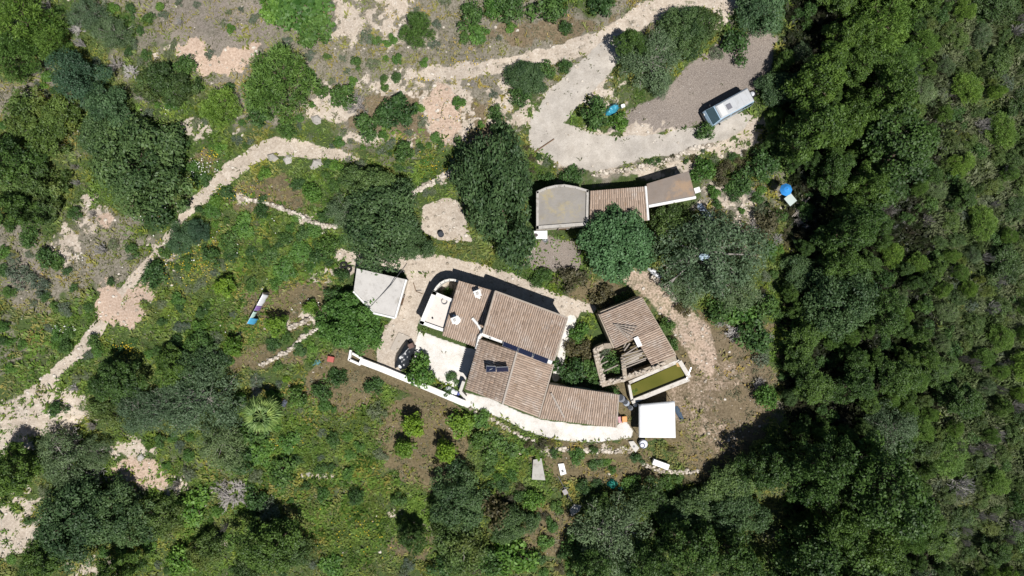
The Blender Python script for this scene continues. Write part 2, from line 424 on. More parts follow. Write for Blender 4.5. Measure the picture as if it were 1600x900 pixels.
class MB:
    """collects solid shapes; build() links them as one mesh object"""
    def __init__(s): s.v = []; s.f = []; s.t = []
    def add(s, vs, fs, tone=0.5):
        k = len(s.v); s.v += [Vector(v) for v in vs]; s.f += [tuple(i + k for i in f) for f in fs]; s.t += [tone] * len(fs); return s
    def hexa(s, b, t, tone=0.5):
        n = len(b)
        fs = [tuple(range(n - 1, -1, -1)), tuple(range(n, 2 * n))] + [(i, (i + 1) % n, n + (i + 1) % n, n + i) for i in range(n)]
        return s.add(list(b) + list(t), fs, tone)
    def box(s, c, d, rz=0.0, tone=0.5, tilt=None):
        c = Vector(c); x, y, z = d[0] / 2, d[1] / 2, d[2] / 2
        R = Matrix.Rotation(rz, 3, 'Z')
        if tilt: R = R @ Matrix.Rotation(tilt[0], 3, 'X') @ Matrix.Rotation(tilt[1], 3, 'Y')
        p = [(-x, -y), (x, -y), (x, y), (-x, y)]
        return s.hexa([c + R @ Vector((a, b, -z)) for a, b in p], [c + R @ Vector((a, b, z)) for a, b in p], tone)
    def slab(s, q, th):
        """quad (top corners, any winding seen from above) given thickness downwards along its normal"""
        q = [Vector(p) for p in q]
        n = (q[1] - q[0]).cross(q[3] - q[0]).normalized()
        if n.z < 0: n = -n
        if (q[1] - q[0]).cross(q[3] - q[0]).z < 0: q = q[::-1]
        return s.hexa([p - n * th for p in q], q)
    def prism(s, poly, z0, z1):
        a = sum(poly[i][0] * poly[(i + 1) % len(poly)][1] - poly[(i + 1) % len(poly)][0] * poly[i][1] for i in range(len(poly)))
        if a < 0: poly = poly[::-1]
        return s.hexa([Vector((p[0], p[1], z0)) for p in poly], [Vector((p[0], p[1], z1)) for p in poly])
    def tube(s, pts, rad, n=6, cap=True, tone=0.5):
        pts = [Vector(p) for p in pts]
        if isinstance(rad, (int, float)): rad = [rad] * len(pts)
        rings = []
        for i, p in enumerate(pts):
            d = (pts[min(i + 1, len(pts) - 1)] - pts[max(i - 1, 0)])
            d = d.normalized() if d.length > 1e-6 else Vector((0, 0, 1))
            a = Vector((0, 0, 1)) if abs(d.z) < 0.9 else Vector((1, 0, 0))
            u = d.cross(a).normalized(); w = d.cross(u)
            rings.append([p + (u * math.cos(2 * math.pi * k / n) + w * math.sin(2 * math.pi * k / n)) * rad[i] for k in range(n)])
        vs = [v for r in rings for v in r]
        fs = [(i * n + k, i * n + (k + 1) % n, (i + 1) * n + (k + 1) % n, (i + 1) * n + k) for i in range(len(pts) - 1) for k in range(n)]
        if cap: fs += [tuple(range(n - 1, -1, -1)), tuple(range((len(pts) - 1) * n, len(pts) * n))]
        return s.add(vs, fs, tone)
    def lathe(s, prof, c=(0, 0, 0), n=16, sx=1, sy=1, rot=None):
        c = Vector(c)
        vs = []
        for r, z in prof:
            for k in range(n):
                v = Vector((r * sx * math.cos(2 * math.pi * k / n), r * sy * math.sin(2 * math.pi * k / n), z))
                vs.append(c + (rot @ v if rot else v))
        m = len(prof)
        fs = [(i * n + k, i * n + (k + 1) % n, (i + 1) * n + (k + 1) % n, (i + 1) * n + k) for i in range(m - 1) for k in range(n)]
        fs += [tuple(range(n - 1, -1, -1)), tuple(range((m - 1) * n, m * n))]
        return s.add(vs, fs)
    def ring(s, c, R, r, n=14, m=6, rot=None):
        c = Vector(c); vs = []; fs = []
        for i in range(n):
            a = 2 * math.pi * i / n
            for j in range(m):
                b = 2 * math.pi * j / m
                v = Vector(((R + r * math.cos(b)) * math.cos(a), (R + r * math.cos(b)) * math.sin(a), r * math.sin(b)))
                vs.append(c + (rot @ v if rot else v))
        for i in range(n):
            for j in range(m):
                fs.append((i * m + j, ((i + 1) % n) * m + j, ((i + 1) % n) * m + (j + 1) % m, i * m + (j + 1) % m))
        return s.add(vs, fs)
    def rock(s, c, r, rng=random, flat=0.6, tone=None):
        c = Vector(c); vs = []
        rows = [(-0.6, 0.75), (0.1, 1.0), (0.75, 0.6)]
        a0 = rng.random() * 6.28
        for h, q in rows:
            for k in range(5):
                a = a0 + k * 1.2566 + rng.uniform(-.25, .25)
                q2 = q * rng.uniform(0.75, 1.15)
                vs.append(c + Vector((math.cos(a) * q2 * r, math.sin(a) * q2 * r * 0.85, h * r * flat)))
        fs = [(i * 5 + k, i * 5 + (k + 1) % 5, (i + 1) * 5 + (k + 1) % 5, (i + 1) * 5 + k) for i in range(2) for k in range(5)]
        fs += [(10, 11, 12, 13, 14)]
        return s.add(vs, fs, rng.random() if tone is None else tone)
    def mesh(s, name, mat, off=(0, 0, 0), smooth=False):
        me = bpy.data.meshes.new(name)
        o = Vector(off)
        me.from_pydata([tuple(v - o) for v in s.v], [], s.f)
        a = me.attributes.new('tone', 'FLOAT', 'FACE'); a.data.foreach_set('value', np.array(s.t, np.float32))
        if mat: me.materials.append(mat)
        if smooth: me.polygons.foreach_set('use_smooth', np.ones(len(me.polygons), bool))
        me.update()
        return me
    def build(s, name, mat, parent=None, off=None, smooth=False, kind=None, label=None):
        """shapes given in world coordinates; off is the world position of the thing they belong to (default: the root parent's location)"""
        if off is None:
            p = parent
            while p is not None and p.parent is not None: p = p.parent
            off = p.location if (p is not None and tuple(p.rotation_euler) == (0, 0, 0)) else (0, 0, 0)
        return link(name, s.mesh(name, mat, off, smooth), parent, None, kind, label)

def bevel(o, w=0.02, seg=2):
    md = o.modifiers.new('bevel', 'BEVEL'); md.width = w; md.segments = seg; md.limit_method = 'ANGLE'
    return o

# ---------------------------------------------------------------- ground: one sheet to the horizon, plus the paths and yards lying on it
GX = np.concatenate([[-900, -500, -300, -180, -120, -90, -75, -66], np.arange(-60, 60.01, 0.2), [66, 75, 90, 120, 180, 300, 500, 900]])
GY = np.concatenate([[-900, -500, -300, -180, -120, -80, -55, -45, -40], np.arange(-36, 36.01, 0.2), [40, 45, 55, 80, 120, 180, 300, 500, 900]])
gx, gy = np.meshgrid(GX, GY)
cx_ = np.clip(gx, -140, 140); cy_ = np.clip(gy, -90, 90)
gz = zt(cx_, cy_)
gpx, gpy = topix(gx, gy, gz)
CL = classes(gpx, gpy)
nY, nX = gx.shape
V = np.stack([gx, gy, gz], -1).reshape(-1, 3)
idx = np.arange(nX * nY).reshape(nY, nX)
F = np.stack([idx[:-1, :-1], idx[:-1, 1:], idx[1:, 1:], idx[1:, :-1]], -1).reshape(-1, 4)
C1 = np.stack([CL['soil'], CL['pink'], CL['gravel'], CL['brown']], -1).reshape(-1, 4).astype(np.float32)
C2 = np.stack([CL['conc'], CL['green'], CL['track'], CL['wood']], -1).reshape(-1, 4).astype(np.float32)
MAT_GROUND = ground_material()

def ground_sheet(name, keep, dz):
    Fk = F[keep]
    used = np.unique(Fk)
    remap = np.full(len(V), -1); remap[used] = np.arange(len(used))
    Vk = V[used].copy(); Vk[:, 2] += dz
    me = np_mesh(name, Vk, remap[Fk], mat=MAT_GROUND, smooth=True)
    for nm, c in (('cls1', C1), ('cls2', C2)):
        a = me.attributes.new(nm, 'FLOAT_COLOR', 'POINT'); a.data.foreach_set('color', c[used].ravel())
    return link(name, me, kind='structure')

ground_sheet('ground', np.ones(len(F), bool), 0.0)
inframe = (gpx > -60) & (gpx < 1660) & (gpy > -60) & (gpy < 960)
taken = np.zeros(gx.shape, bool)
for i, nm in enumerate(['courtyard', 'terrace', 'gravel_lot', 'dirt_track', 'upper_road', 'footpath', 'yard', 'earth_path']):
    on = (CL['f'][nm] > 0.3) & inframe & ~taken
    taken |= on
    keep = on.ravel()[F].all(1)
    ground_sheet(nm, keep, 0.004 + 0.004 * (i < 2))

# ---------------------------------------------------------------- materials of built things
LIME = M('limewash', (0.80, 0.78, 0.74), 0.9, 0.08, 1.2, 0.2, 0.3, stain=(0.70, 0.655, 0.58))
WALL = M('rendered_wall', (0.62, 0.56, 0.47), 0.9, 0.15, 1.5, 0.2, 0.5, stain=(0.40, 0.33, 0.25))
STONE = M('rubble_stone', (0.42, 0.35, 0.27), 0.95, 0.35, 4.0, 0.15, 0.9, stain=(0.24, 0.20, 0.15))
CONC = M('old_concrete', (0.44, 0.42, 0.38), 0.95, 0.2, 1.0, 0.15, 0.4, stain=(0.26, 0.23, 0.19))
CONC2 = M('lichened_concrete', (0.29, 0.268, 0.24), 0.95, 0.3, 0.9, 0.15, 0.4, stain=(0.36, 0.30, 0.17))
CONC3 = M('rusty_concrete', (0.235, 0.195, 0.165), 0.95, 0.28, 0.8, 0.15, 0.4, stain=(0.33, 0.23, 0.15))
PALE = M('pale_concrete', (0.56, 0.53, 0.48), 0.95, 0.12, 1.2, 0.15, 0.3, stain=(0.40, 0.37, 0.32))
WOOD = M('grey_timber', (0.36, 0.31, 0.26), 0.9, 0.35, 6.0, 0.15, 0.3)
WOODB = M('brown_timber', (0.20, 0.12, 0.07), 0.8, 0.3, 6.0, 0.2)
DECK = M('roof_mortar', (0.30, 0.235, 0.185), 0.95, 0.25, 3.0, 0.1)
TILE = tile_material('clay_tiles', 0.5)
TILE_PALE = tile_material('lichened_clay_tiles', 0.85)
GLASS = M('dark_glass', (0.03, 0.035, 0.04), 0.08, 0.1, 1.0, 0.6)
CELL = M('solar_cells', (0.012, 0.016, 0.045), 0.25, 0.2, 1.0, 0.5)
ALU = M('aluminium', (0.62, 0.63, 0.65), 0.4, 0.08, 2.0, 0.5, metal=0.6)
BLACK = M('black_cover', (0.012, 0.013, 0.016), 0.45, 0.2, 3.0, 0.5)
RUBBER = M('rubber', (0.02, 0.02, 0.02), 0.9, 0.2, 4.0, 0.2)
WHITE = M('white_plastic', (0.82, 0.82, 0.80), 0.5, 0.05, 2.0, 0.4)
CANVAS = M('white_canvas', (0.86, 0.86, 0.85), 0.85, 0.04, 0.8, 0.1)
STEEL = M('grey_steel', (0.30, 0.31, 0.32), 0.45, 0.15, 4.0, 0.5, metal=0.5)
def plastic(n, c, r=0.5): return M(n, c, r, 0.15, 2.5, 0.4)

# ---------------------------------------------------------------- clay-tile roofs: every barrel tile is real geometry, joined per roof because a tile is some 3 px wide
def tile_rows(corners, rng, pitch=0.2, length=0.42, lift=0.02, rad=0.072, holes=None, v0=0.0, v1=1.0):
    Ac, Bc, Cc, Dc = [np.array(c) for c in corners]       # A->B along the ridge (across rows), A->D down the slope
    n = max(2, int(round(np.linalg.norm(Bc - Ac) / pitch)))
    m = max(2, int(round(np.linalg.norm(Dc - Ac) / length)))
    up = np.cross(Bc - Ac, Dc - Ac); up = up / np.linalg.norm(up)
    if up[2] < 0: up = -up
    across = (Bc - Ac) / np.linalg.norm(Bc - Ac)
    th = np.linspace(0, math.pi, 5)
    Vs, Fs, Ts = [], [], []
    k = 0
    rowtone = rng.random(n)
    rowoff = rng.normal(0, 0.012, n)
    for i in range(n):
        u = (i + 0.5) / n
        for j in range(m):
            va, vb = j / m, min(1.012, (j + 1.16) / m)
            if holes and holes(u, (va + vb) / 2): continue
            pa = (Ac * (1 - u) + Bc * u) * (1 - va) + (Dc * (1 - u) + Cc * u) * va
            pb = (Ac * (1 - u) + Bc * u) * (1 - vb) + (Dc * (1 - u) + Cc * u) * vb
            jit = rng.normal(0, 0.012); jz = rng.normal(0, 0.006)
            pa = pa + across * (jit + rowoff[i]) + up * (lift + jz); pb = pb + across * (jit * 0.5 + rowoff[i] + rng.normal(0, .008)) + up * (lift + 0.028 + jz)
            for p, r in ((pa, rad * 0.86), (pb, rad)):
                for t in th: Vs.append(p + across * (r * math.cos(t)) + up * (r * 0.8 * math.sin(t)))
            for q in range(4): Fs.append((k + q, k + q + 1, k + 6 + q, k + 5 + q))
            Fs.append((k + 5, k + 6, k + 7, k + 9)); 
            tn = np.clip(0.42 + (rowtone[i] - 0.5) * 0.28 + rng.normal(0, 0.14), 0, 1)
            Ts += [tn] * 5
            k += 10
    return Vs, Fs, Ts

def tiled_roof(parent, corners, name='roof', deckmat=None, tilemat=None, rng=None, thick=0.10, holes=None, label=None):
    rng = rng or np.random.default_rng(3)
    roof = MB().slab(corners, thick).build(name, deckmat or DECK, parent, label=label)
    Vs, Fs, Ts = tile_rows(corners, rng, holes=holes)
    off = np.array(parent.location)
    me = np_mesh('roof_tiles', np.array(Vs) - off, Fs, tone=Ts, mat=tilemat or TILE)
    link('roof_tiles', me, roof, kind='stuff')
    return roof

def shrink(cs, d):
    c = sum((Vector((p.x, p.y, 0)) for p in cs), Vector()) / len(cs)
    out = []
    for p in cs:
        v = Vector((p.x, p.y, 0)) - c
        k = max(0.2, (v.length - d) / v.length)
        out.append(Vector((c.x + v.x * k, c.y + v.y * k, p.z)))
    return out

def wing_wall(parent, corners, mat, zb=-1.8, drop=0.09, inset=0.2, label=None):
    """closed masonry block under a roof; the top follows the roof slope"""
    cs = shrink(corners, inset)
    a = sum(cs[i].x * cs[(i + 1) % len(cs)].y - cs[(i + 1) % len(cs)].x * cs[i].y for i in range(len(cs)))
    if a < 0: cs = cs[::-1]
    return MB().hexa([Vector((p.x, p.y, zb)) for p in cs], [Vector((p.x, p.y, p.z - drop)) for p in cs]).build('wall', mat, parent, label=label), cs

def opening(parent, a, b, t, z0, z1, w, kind, mat_panel, mat_frame):
    """door or window set on the wall line a->b (world xy), t along it; outward is away from the wall's building centre (left-hand side given by sign)"""
    a = Vector((a.x, a.y, 0)); b = Vector((b.x, b.y, 0))
    d = (b - a).normalized(); n = Vector((d.y, -d.x, 0))
    c = a + (b - a) * t + n * 0.02
    rz = math.atan2(d.y, d.x)
    fr = MB()
    fr.box(c + Vector((0, 0, z1 + 0.05)), (w + 0.2, 0.10, 0.10), rz)
    for s in (-1, 1): fr.box(c + d * s * (w / 2 + 0.05) + Vector((0, 0, (z0 + z1) / 2)), (0.10, 0.10, z1 - z0), rz)
    if kind == 'window':
        o = MB().box(c + Vector((0, 0, (z0 + z1) / 2)), (w, 0.05, z1 - z0), rz).build('window', mat_panel, parent)
        fr.box(c + Vector((0, 0, (z0 + z1) / 2)), (0.05, 0.09, z1 - z0), rz)
        fr.build('frame', mat_frame, o)
        MB().box(c + n * 0.06 + Vector((0, 0, z0 - 0.04)), (w + 0.3, 0.22, 0.07), rz).build('sill', mat_frame, o)
    else:
        o = MB().box(c + Vector((0, 0, (z0 + z1) / 2)), (w, 0.06, z1 - z0), rz).build('door', mat_panel, parent)
        fr.build('frame', mat_frame, o)
        MB().box(c + n * 0.06 + d * w * 0.38 + Vector((0, 0, z0 + 1.0)), (0.12, 0.05, 0.04), rz).build('handle', STEEL, o)

# ---------------------------------------------------------------- the farmhouse
house = thing('farmhouse', 'large farmhouse of joined tiled wings with two white chimneys and a white courtyard', 'house', A(790, 545, 0))
rh = np.random.default_rng(77)
wB = [A(773.8, 454.9, 4.0), A(886.7, 496.5, 4.0), A(865.3, 563.1, 4.9), A(754.7, 520.3, 4.9)]
tiled_roof(house, wB, rng=rh)
_, cB = wing_wall(house, wB, WALL, inset=0.25)
wA = [A(716.7, 438.3, 3.15), A(775.4, 455.6, 3.15), A(748.8, 543.0, 2.75), A(691.2, 523.0, 2.75)]
roofA = tiled_roof(house, wA, rng=rh)
_, cA = wing_wall(house, wA, WALL, inset=0.22)
# gabled middle wing: rows run across the ridge
rl, rr = A(807.5, 549.5, 3.75), A(785.5, 630.5, 3.75)
wC1 = [rl, rr, A(727.3, 608.2, 3.2), A(749.5, 529.5, 3.2)]
wC2 = [rl, rr, A(841.5, 652.2, 3.1), A(864.6, 569.0, 3.1)]
tiled_roof(house, wC1, tilemat=TILE_PALE, rng=rh, label='tiled roof slope bleached by pale lichen')
tiled_roof(house, wC2, rng=rh)
wC = [wC1[3], wC2[3], wC2[2], wC1[2]]
cs = shrink(wC, 0.25)
gab = MB()
rl2, rr2 = rl.lerp(rr, 0.03) - Vector((0, 0, .12)), rr.lerp(rl, 0.03) - Vector((0, 0, .12))
for (p, q, r) in ((cs[0], rl2, cs[1]), (cs[2], rr2, cs[3])):
    lo = lambda v: Vector((v.x, v.y, -1.8)); d = lambda v: v - Vector((0, 0, 0.12))
    inn = Vector((0, 0, 0))
    gab.add([lo(p), lo(q), lo(r), d(p), q, d(r)], [(0, 1, 4, 3), (1, 2, 5, 4)])
for (p, q) in ((cs[1], cs[2]), (cs[3], cs[0])):
    gab.add([lo(p), lo(q), q - Vector((0, 0, .12)), p - Vector((0, 0, .12))], [(0, 1, 2, 3)])
gab.build('wall', WALL, house)
ridge = MB()
nr = 14
for i in range(nr):
    p, q = rl.lerp(rr, i / nr), rl.lerp(rr, (i + 1.1) / nr)
    ridge.tube([p + Vector((0, 0, .06)), q + Vector((0, 0, .09))], [0.10, 0.12], 6, tone=random.random())
ridge.build('ridge_tiles', M('pale_ridge', (0.44, 0.385, 0.33), 0.9, 0.25, 5.0), house, kind='stuff')
# low south-east wing
wD = [A(858.0, 600.5, 2.35), A(966.4, 616.5, 2.35), A(962.8, 667.7, 2.6), A(842.7, 653.4, 2.6)]
tiled_roof(house, wD, rng=rh)
wing_wall(house, wD, WALL, inset=0.2)
dl = MB()
for i in range(9):
    p, q = A(861 + 20.5 / 9 * i, 614 + 38.0 / 9 * i, 2.5), A(861 + 20.5 / 9 * (i + 1.1), 614 + 38.0 / 9 * (i + 1.1), 2.52)
    dl.tube([p + Vector((0, 0, .1)), q + Vector((0, 0, .12))], [0.09, 0.10], 6)
dl.build('hip_tiles', M('pale_ridge', (0.44, 0.385, 0.33)), house, kind='stuff')
# white flat terrace roof with parapet
wE = [A(676.3, 454.5, 2.5), A(709.5, 468.0, 2.5), A(692.5, 518.5, 2.5), A(654.8, 505.3, 2.5)]
tr = MB().slab([p - Vector((0, 0, .25)) for p in wE], 0.12).build('terrace_roof', M('screed', (0.66, 0.60, 0.54), 0.9, 0.1, 1.2, 0.2, stain=(0.56, 0.49, 0.42)), house)
wing_wall(house, wE, LIME, inset=0.08, drop=0.30)
par = MB()
for i, j, w in ((0, 1, .30), (2, 3, .30), (3, 0, .42)):
    p, q = wE[i], wE[j]
    n = (q - p).normalized().cross(Vector((0, 0, 1))); c = (wE[0] + wE[1] + wE[2] + wE[3]) / 4
    if n.dot(c - p) < 0: n = -n
    e = (q - p).normalized() * (0.004 * i)
    par.hexa([p - e - Vector((0, 0, .5)), q + e - Vector((0, 0, .5)), q + e + n * w - Vector((0, 0, .5)), p - e + n * w - Vector((0, 0, .5))][::1], [p - e, q + e, q + e + n * w, p - e + n * w])
par.build('parapet', LIME, house)
pt = A(694.5, 471, 2.3)
MB().ring(pt + Vector((0, 0, .08)), 0.26, 0.045, 12, 5).build('hose_coil', plastic('grey_hose', (0.25, 0.25, 0.25)), tr)
MB().lathe([(0.07, -.05), (0.09, .12), (0.05, .14)], A(676, 497, 2.27), 8).build('drain_cap', BLACK, tr)
# curved limewashed wall round the planted corner
cw = MB()
arc = [(676.5, 455), (681, 448), (687, 441.5), (694, 437.5), (702, 435.5), (710, 436), (716, 438.2)]
for i in range(len(arc) - 1):
    p, q = A(*arc[i], 2.2), A(*arc[i + 1], 2.2)
    n = (q - p).normalized().cross(Vector((0, 0, 1))) * 0.2
    cw.hexa([Vector((v.x, v.y, -1.5)) for v in (p + n, q + n, q, p)], [p + n, q + n, q, p])
cw.build('curved_wall', M('limewash_worn', (0.66, 0.63, 0.57), 0.9, 0.15, 2.0), house)
# chimneys, each on a limewashed apron on the tiles
for (px, py, z, s) in ((747, 458.5, 3.0, 1.0), (712, 499.5, 2.9, 0.95)):
    b = A(px, py, z)
    ch = MB().box(b + Vector((0, 0, .45)), (0.46 * s, 0.46 * s, 1.1), 0.35).build('chimney', LIME, roofA)
    MB().box(b + Vector((0, 0, 1.06)), (0.62 * s, 0.62 * s, 0.12), 0.35).build('chimney_cap', LIME, roofA)
    MB().box(b + Vector((0, 0, 1.15)), (0.26, 0.26, 0.1), 0.35).build('chimney_pot', M('chimney_top', (0.45, 0.43, 0.40)), roofA)
    ap = MB()
    poly = [(b.x + math.cos(t) * (0.40 + 0.12 * math.sin(3.1 * t + px)) * s, b.y + 0.05 + math.sin(t) * (0.52 + 0.12 * math.cos(2.3 * t)) * s) for t in np.linspace(0, 2 * math.pi, 15)[:-1]]
    ap.prism(poly, b.z - .1, b.z + 0.16)
    ap.build('chimney_apron', LIME, roofA)
# limewashed flashings where the wings meet
fl = MB()
for pts, w in (([(754, 519, 3.15), (749, 526, 3.1), (744.5, 545, 2.95)], 0.16), ([(753, 521, 3.75), (786, 533, 3.9), (862, 566, 3.5)], 0.22), ([(738, 497, 3.0), (746, 506, 3.0), (754, 520, 3.2)], 0.14)):
    fl.tube([A(*p) + Vector((0, 0, .06)) for p in pts], w, 6)
fl.build('mortar_flashing', LIME, house)
# vent pipe on the middle roof
MB().tube([A(766, 528.5, 3.5), A(766, 528.5, 4.2)], 0.09, 8).build('vent_pipe', STEEL, house)
# edge strips of mortar along the gables
for p, q in ((wB[0], wB[3]), (wB[1], wB[2]), (wC2[3], wC2[2]), (wD[1], wD[2]), (wB[0], wB[1])):
    MB().tube([p + Vector((0, 0, .05)), q + Vector((0, 0, .05))], 0.09, 5).build('verge', M('verge_mortar', (0.40, 0.34, 0.28), 0.95, 0.2, 4.0), house)
# openings on the courtyard and terrace sides
opening(house, wA[3], wA[2], 0.45, 0.02, 2.05, 0.95, 'door', WOODB, WOOD)
opening(house, cs[3], cs[0], 0.55, 1.0, 2.1, 0.9, 'window', GLASS, WOOD)
opening(house, cs[2], cs[3], 0.28, 0.9, 2.0, 0.9, 'window', GLASS, WOOD)
opening(house, cs[2], cs[3], 0.70, 0.02, 2.1, 1.0, 'door', WOODB, WOOD)
opening(house, wE[3], wE[2], 0.5, 1.0, 1.9, 0.7, 'window', GLASS, WOOD)

# solar panels: three steep ones on the wall between the two main roofs, two on a frame on the middle roof
def solar(top_a, top_b, bot_b, bot_a, label, grp):
    loc = (top_a + top_b + bot_a + bot_b) / 4
    t = thing('solar_panel', label, 'solar panel', loc, 0, grp)
    q = [top_a, top_b, bot_b, bot_a]
    n = (q[1] - q[0]).cross(q[3] - q[0]).normalized()
    if n.z < 0: n = -n
    MB().slab(q, 0.05).build('frame', ALU, t, off=loc)
    lerp2 = lambda u, v: top_a.lerp(top_b, u).lerp(bot_a.lerp(bot_b, u), v)
    cells = MB()
    mu = 0.018; nu, nv = 6, 2
    for i in range(nu):
        for j in range(nv):
            u0, u1 = mu + (1 - 2 * mu) * (i + .006) / nu, mu + (1 - 2 * mu) * (i + .994) / nu
            v0, v1 = 2 * mu + (1 - 4 * mu) * (j + .006) / nv, 2 * mu + (1 - 4 * mu) * (j + .994) / nv
            cells.slab([lerp2(a, b) + n * 0.012 for a, b in ((u0, v0), (u1, v0), (u1, v1), (u0, v1))], 0.01)
    cells.build('cells', CELL, t, off=loc, kind='stuff')
    for u in (0.12, 0.88):
        p = lerp2(u, 0.1) - n * 0.05
        MB().tube([p, Vector((p.x, p.y, p.z - 0.75))], 0.03, 6).build('support', ALU, t, off=loc)
    return t
for i, (x0, y0, x1, y1, lb) in enumerate(((787.8, 532, 810.6, 541, 'steep dark solar panel under the upper roof, the one nearest the left wing'),
                                          (811.8, 542, 833.6, 550.8, 'steep dark solar panel under the upper roof, between two others'),
                                          (835.2, 551.6, 857.6, 560.4, 'steep dark solar panel under the upper roof, at its lower right corner'))):
    solar(A(x0, y0, 4.75), A(x1, y1, 4.75), A(x1 - 3.0, y1 + 8.4, 4.25), A(x0 - 3.0, y0 + 8.4, 4.25), lb, 'solar panels on the farmhouse')
solar(A(759.8, 571.8, 4.55), A(774.6, 572.6, 4.55), A(775.0, 581.0, 4.0), A(759.3, 581.6, 4.0), 'paler tilted solar panel standing on the middle tiled roof, left of the pair', 'solar panels on the farmhouse')
solar(A(775.6, 574.0, 4.6), A(794.2, 573.2, 4.6), A(794.6, 580.6, 4.0), A(776.0, 581.4, 4.0), 'darker tilted solar panel standing on the middle tiled roof, right of the pair', 'solar panels on the farmhouse')

# ---------------------------------------------------------------- flat-roofed shed left of the house
shed = thing('shed', 'small flat-roofed shed with a stained grey concrete roof, left of the farmhouse', 'shed', A(595, 457, 0))
sF = [A(557.3, 419.3, 2.35), A(634.8, 436.8, 2.35), A(617.5, 497.0, 2.35), A(584, 489, 2.35), A(552.4, 455.5, 2.35)]
MB().hexa([p - Vector((0, 0, .22)) for p in sF[::-1]], sF[::-1]).build('roof', M('shed_roof', (0.52, 0.495, 0.46), 0.95, 0.22, 0.9, 0.15, 0.4, stain=(0.36, 0.335, 0.295)), shed)
wing_wall(shed, sF, WALL, inset=0.12, drop=0.2)
rim = MB()
for i, j in ((1, 2), (2, 3), (3, 4)):
    rim.tube([sF[i] + Vector((0, 0, .02)), sF[j] + Vector((0, 0, .02))], 0.11, 6)
rim.build('rim', LIME, shed)
f2 = shrink(sF, 0.12)
opening(shed, f2[2], f2[1], 0.45, 0.0, 2.0, 0.9, 'door', WOODB, WOOD)
cab = MB().tube([A(636, 411, 3.4), A(610, 446, 2.6), A(594, 463, 2.41), A(577, 481, 2.39)], 0.035, 5)
tag(cab.build('cable', BLACK), 'thin dark cable sagging across the grey shed roof', 'cable')

# ---------------------------------------------------------------- stone outbuilding under the parking terrace
barn = thing('outbuilding', 'long outbuilding in three joined parts with grey, tiled and rust-brown roofs', 'outbuilding', A(960, 318, 0))
gG = [A(838, 299, 2.7), A(853, 292.5, 2.7), A(868, 289, 2.7), A(882, 288, 2.7), A(900, 291, 2.7), A(920, 297, 2.7), A(919, 352, 2.7), A(838, 358, 2.7)]
MB().hexa([p - Vector((0, 0, .45)) for p in gG[::-1]], [p - Vector((0, 0, .18)) for p in gG[::-1]]).build('flat_roof', CONC2, barn, label='flat grey concrete roof with yellow lichen and a curved back edge')
wing_wall(barn, gG, WALL, inset=0.06, drop=0.42)
pg = MB()
ng = len(gG); cg = sum(gG, Vector()) / ng
for i in range(ng):
    p, q = gG[i], gG[(i + 1) % ng]
    n = (q - p).normalized().cross(Vector((0, 0, 1)))
    if n.dot(cg - p) < 0: n = -n
    w = 0.30 if i == 6 else 0.22
    pg.hexa([v - Vector((0, 0, .5)) for v in (p, q, q + n * w, p + n * w)], [p, q, q + n * w, p + n * w])
pg.build('parapet', M('worn_parapet', (0.46, 0.43, 0.39), 0.95, 0.3, 2.5, 0.15, 0.4, stain=(0.24, 0.22, 0.18)), barn)
gH = [A(922, 298.5, 2.2), A(1008.5, 291.5, 2.2), A(1012.5, 344, 2.6), A(921, 353, 2.6)]
tiled_roof(barn, gH, rng=rh)
wing_wall(barn, gH, WALL, inset=0.12)
gI = [A(1010.5, 287.3, 2.3), A(1076, 267.2, 2.3), A(1087, 308, 2.3), A(1013.5, 322, 2.3)]
MB().slab(gI, 0.2).build('flat_roof', CONC3, barn, label='flat rust-brown concrete roof at the right end')
wing_wall(barn, gI, WALL, inset=0.06, drop=0.18)
eb = MB().tube([gI[2] + Vector((0, 0, -.02)), gI[3] + Vector((0, 0, -.02))], 0.16, 6)
eb.tube([gH[1] + Vector((0, 0, .05)), gH[2] + Vector((0, 0, .05))], 0.13, 6)
eb.build('roof_edge', LIME, barn)
MB().box(A(1088.5, 297.5, 2.2), (0.55, 0.5, 0.5), 0.3).build('chimney', LIME, barn)
opening(barn, shrink(gI, .06)[3], shrink(gI, .06)[2], 0.3, 0.0, 2.0, 0.9, 'door', WOODB, WOOD)
opening(barn, gG[7] , gG[6], 0.55, 0.0, 2.0, 0.9, 'door', WOODB, WOOD)

# ---------------------------------------------------------------- half-roofed ruin with bare beams
ruin = thing('ruin', 'half-ruined stone building with a broken tiled roof and bare beams beside the cistern', 'ruin', A(985, 535, 0))
R1 = [A(937, 491, 2.5), A(961.5, 544, 2.35), A(1029.5, 511, 2.75), A(1002, 464, 2.9)]
tiled_roof(ruin, R1, rng=rh)
R2 = [A(993, 528.5, 2.55), A(1018, 570.5, 2.45), A(1055.5, 556, 2.7), A(1029.8, 511.4, 2.75)]
tiled_roof(ruin, R2, rng=rh)
MB().box(A(996.5, 534, 2.75), (0.45, 0.95, 0.22), 0.45).build('white_patch', LIME, ruin)
lw = MB()
for k in range(5):
    lw.tube([A(959 + k * 2, 507 + 2 * k, 2.85), A(996 - k * 3, 511 + 5.0 * k, 2.85)], 0.05, 5)
lw.build('loose_batten', WOOD, ruin, kind='stuff')
def wall_run(mb, pts, w, zb=-1.3):
    for (x0, y0, z0), (x1, y1, z1) in zip(pts[:-1], pts[1:]):
        p, q = A(x0, y0, z0), A(x1, y1, z1)
        n = (q - p).normalized(); n = Vector((n.y, -n.x, 0)).normalized() * w / 2
        lo = [Vector((v.x, v.y, zb)) for v in (p - n, q - n, q + n, p + n)]
        hi = [p - n, q - n, q + n, p + n]
        a = sum(lo[i].x * lo[(i + 1) % 4].y - lo[(i + 1) % 4].x * lo[i].y for i in range(4))
        if a < 0: lo, hi = lo[::-1], hi[::-1]
        mb.hexa(lo, hi)
    return mb
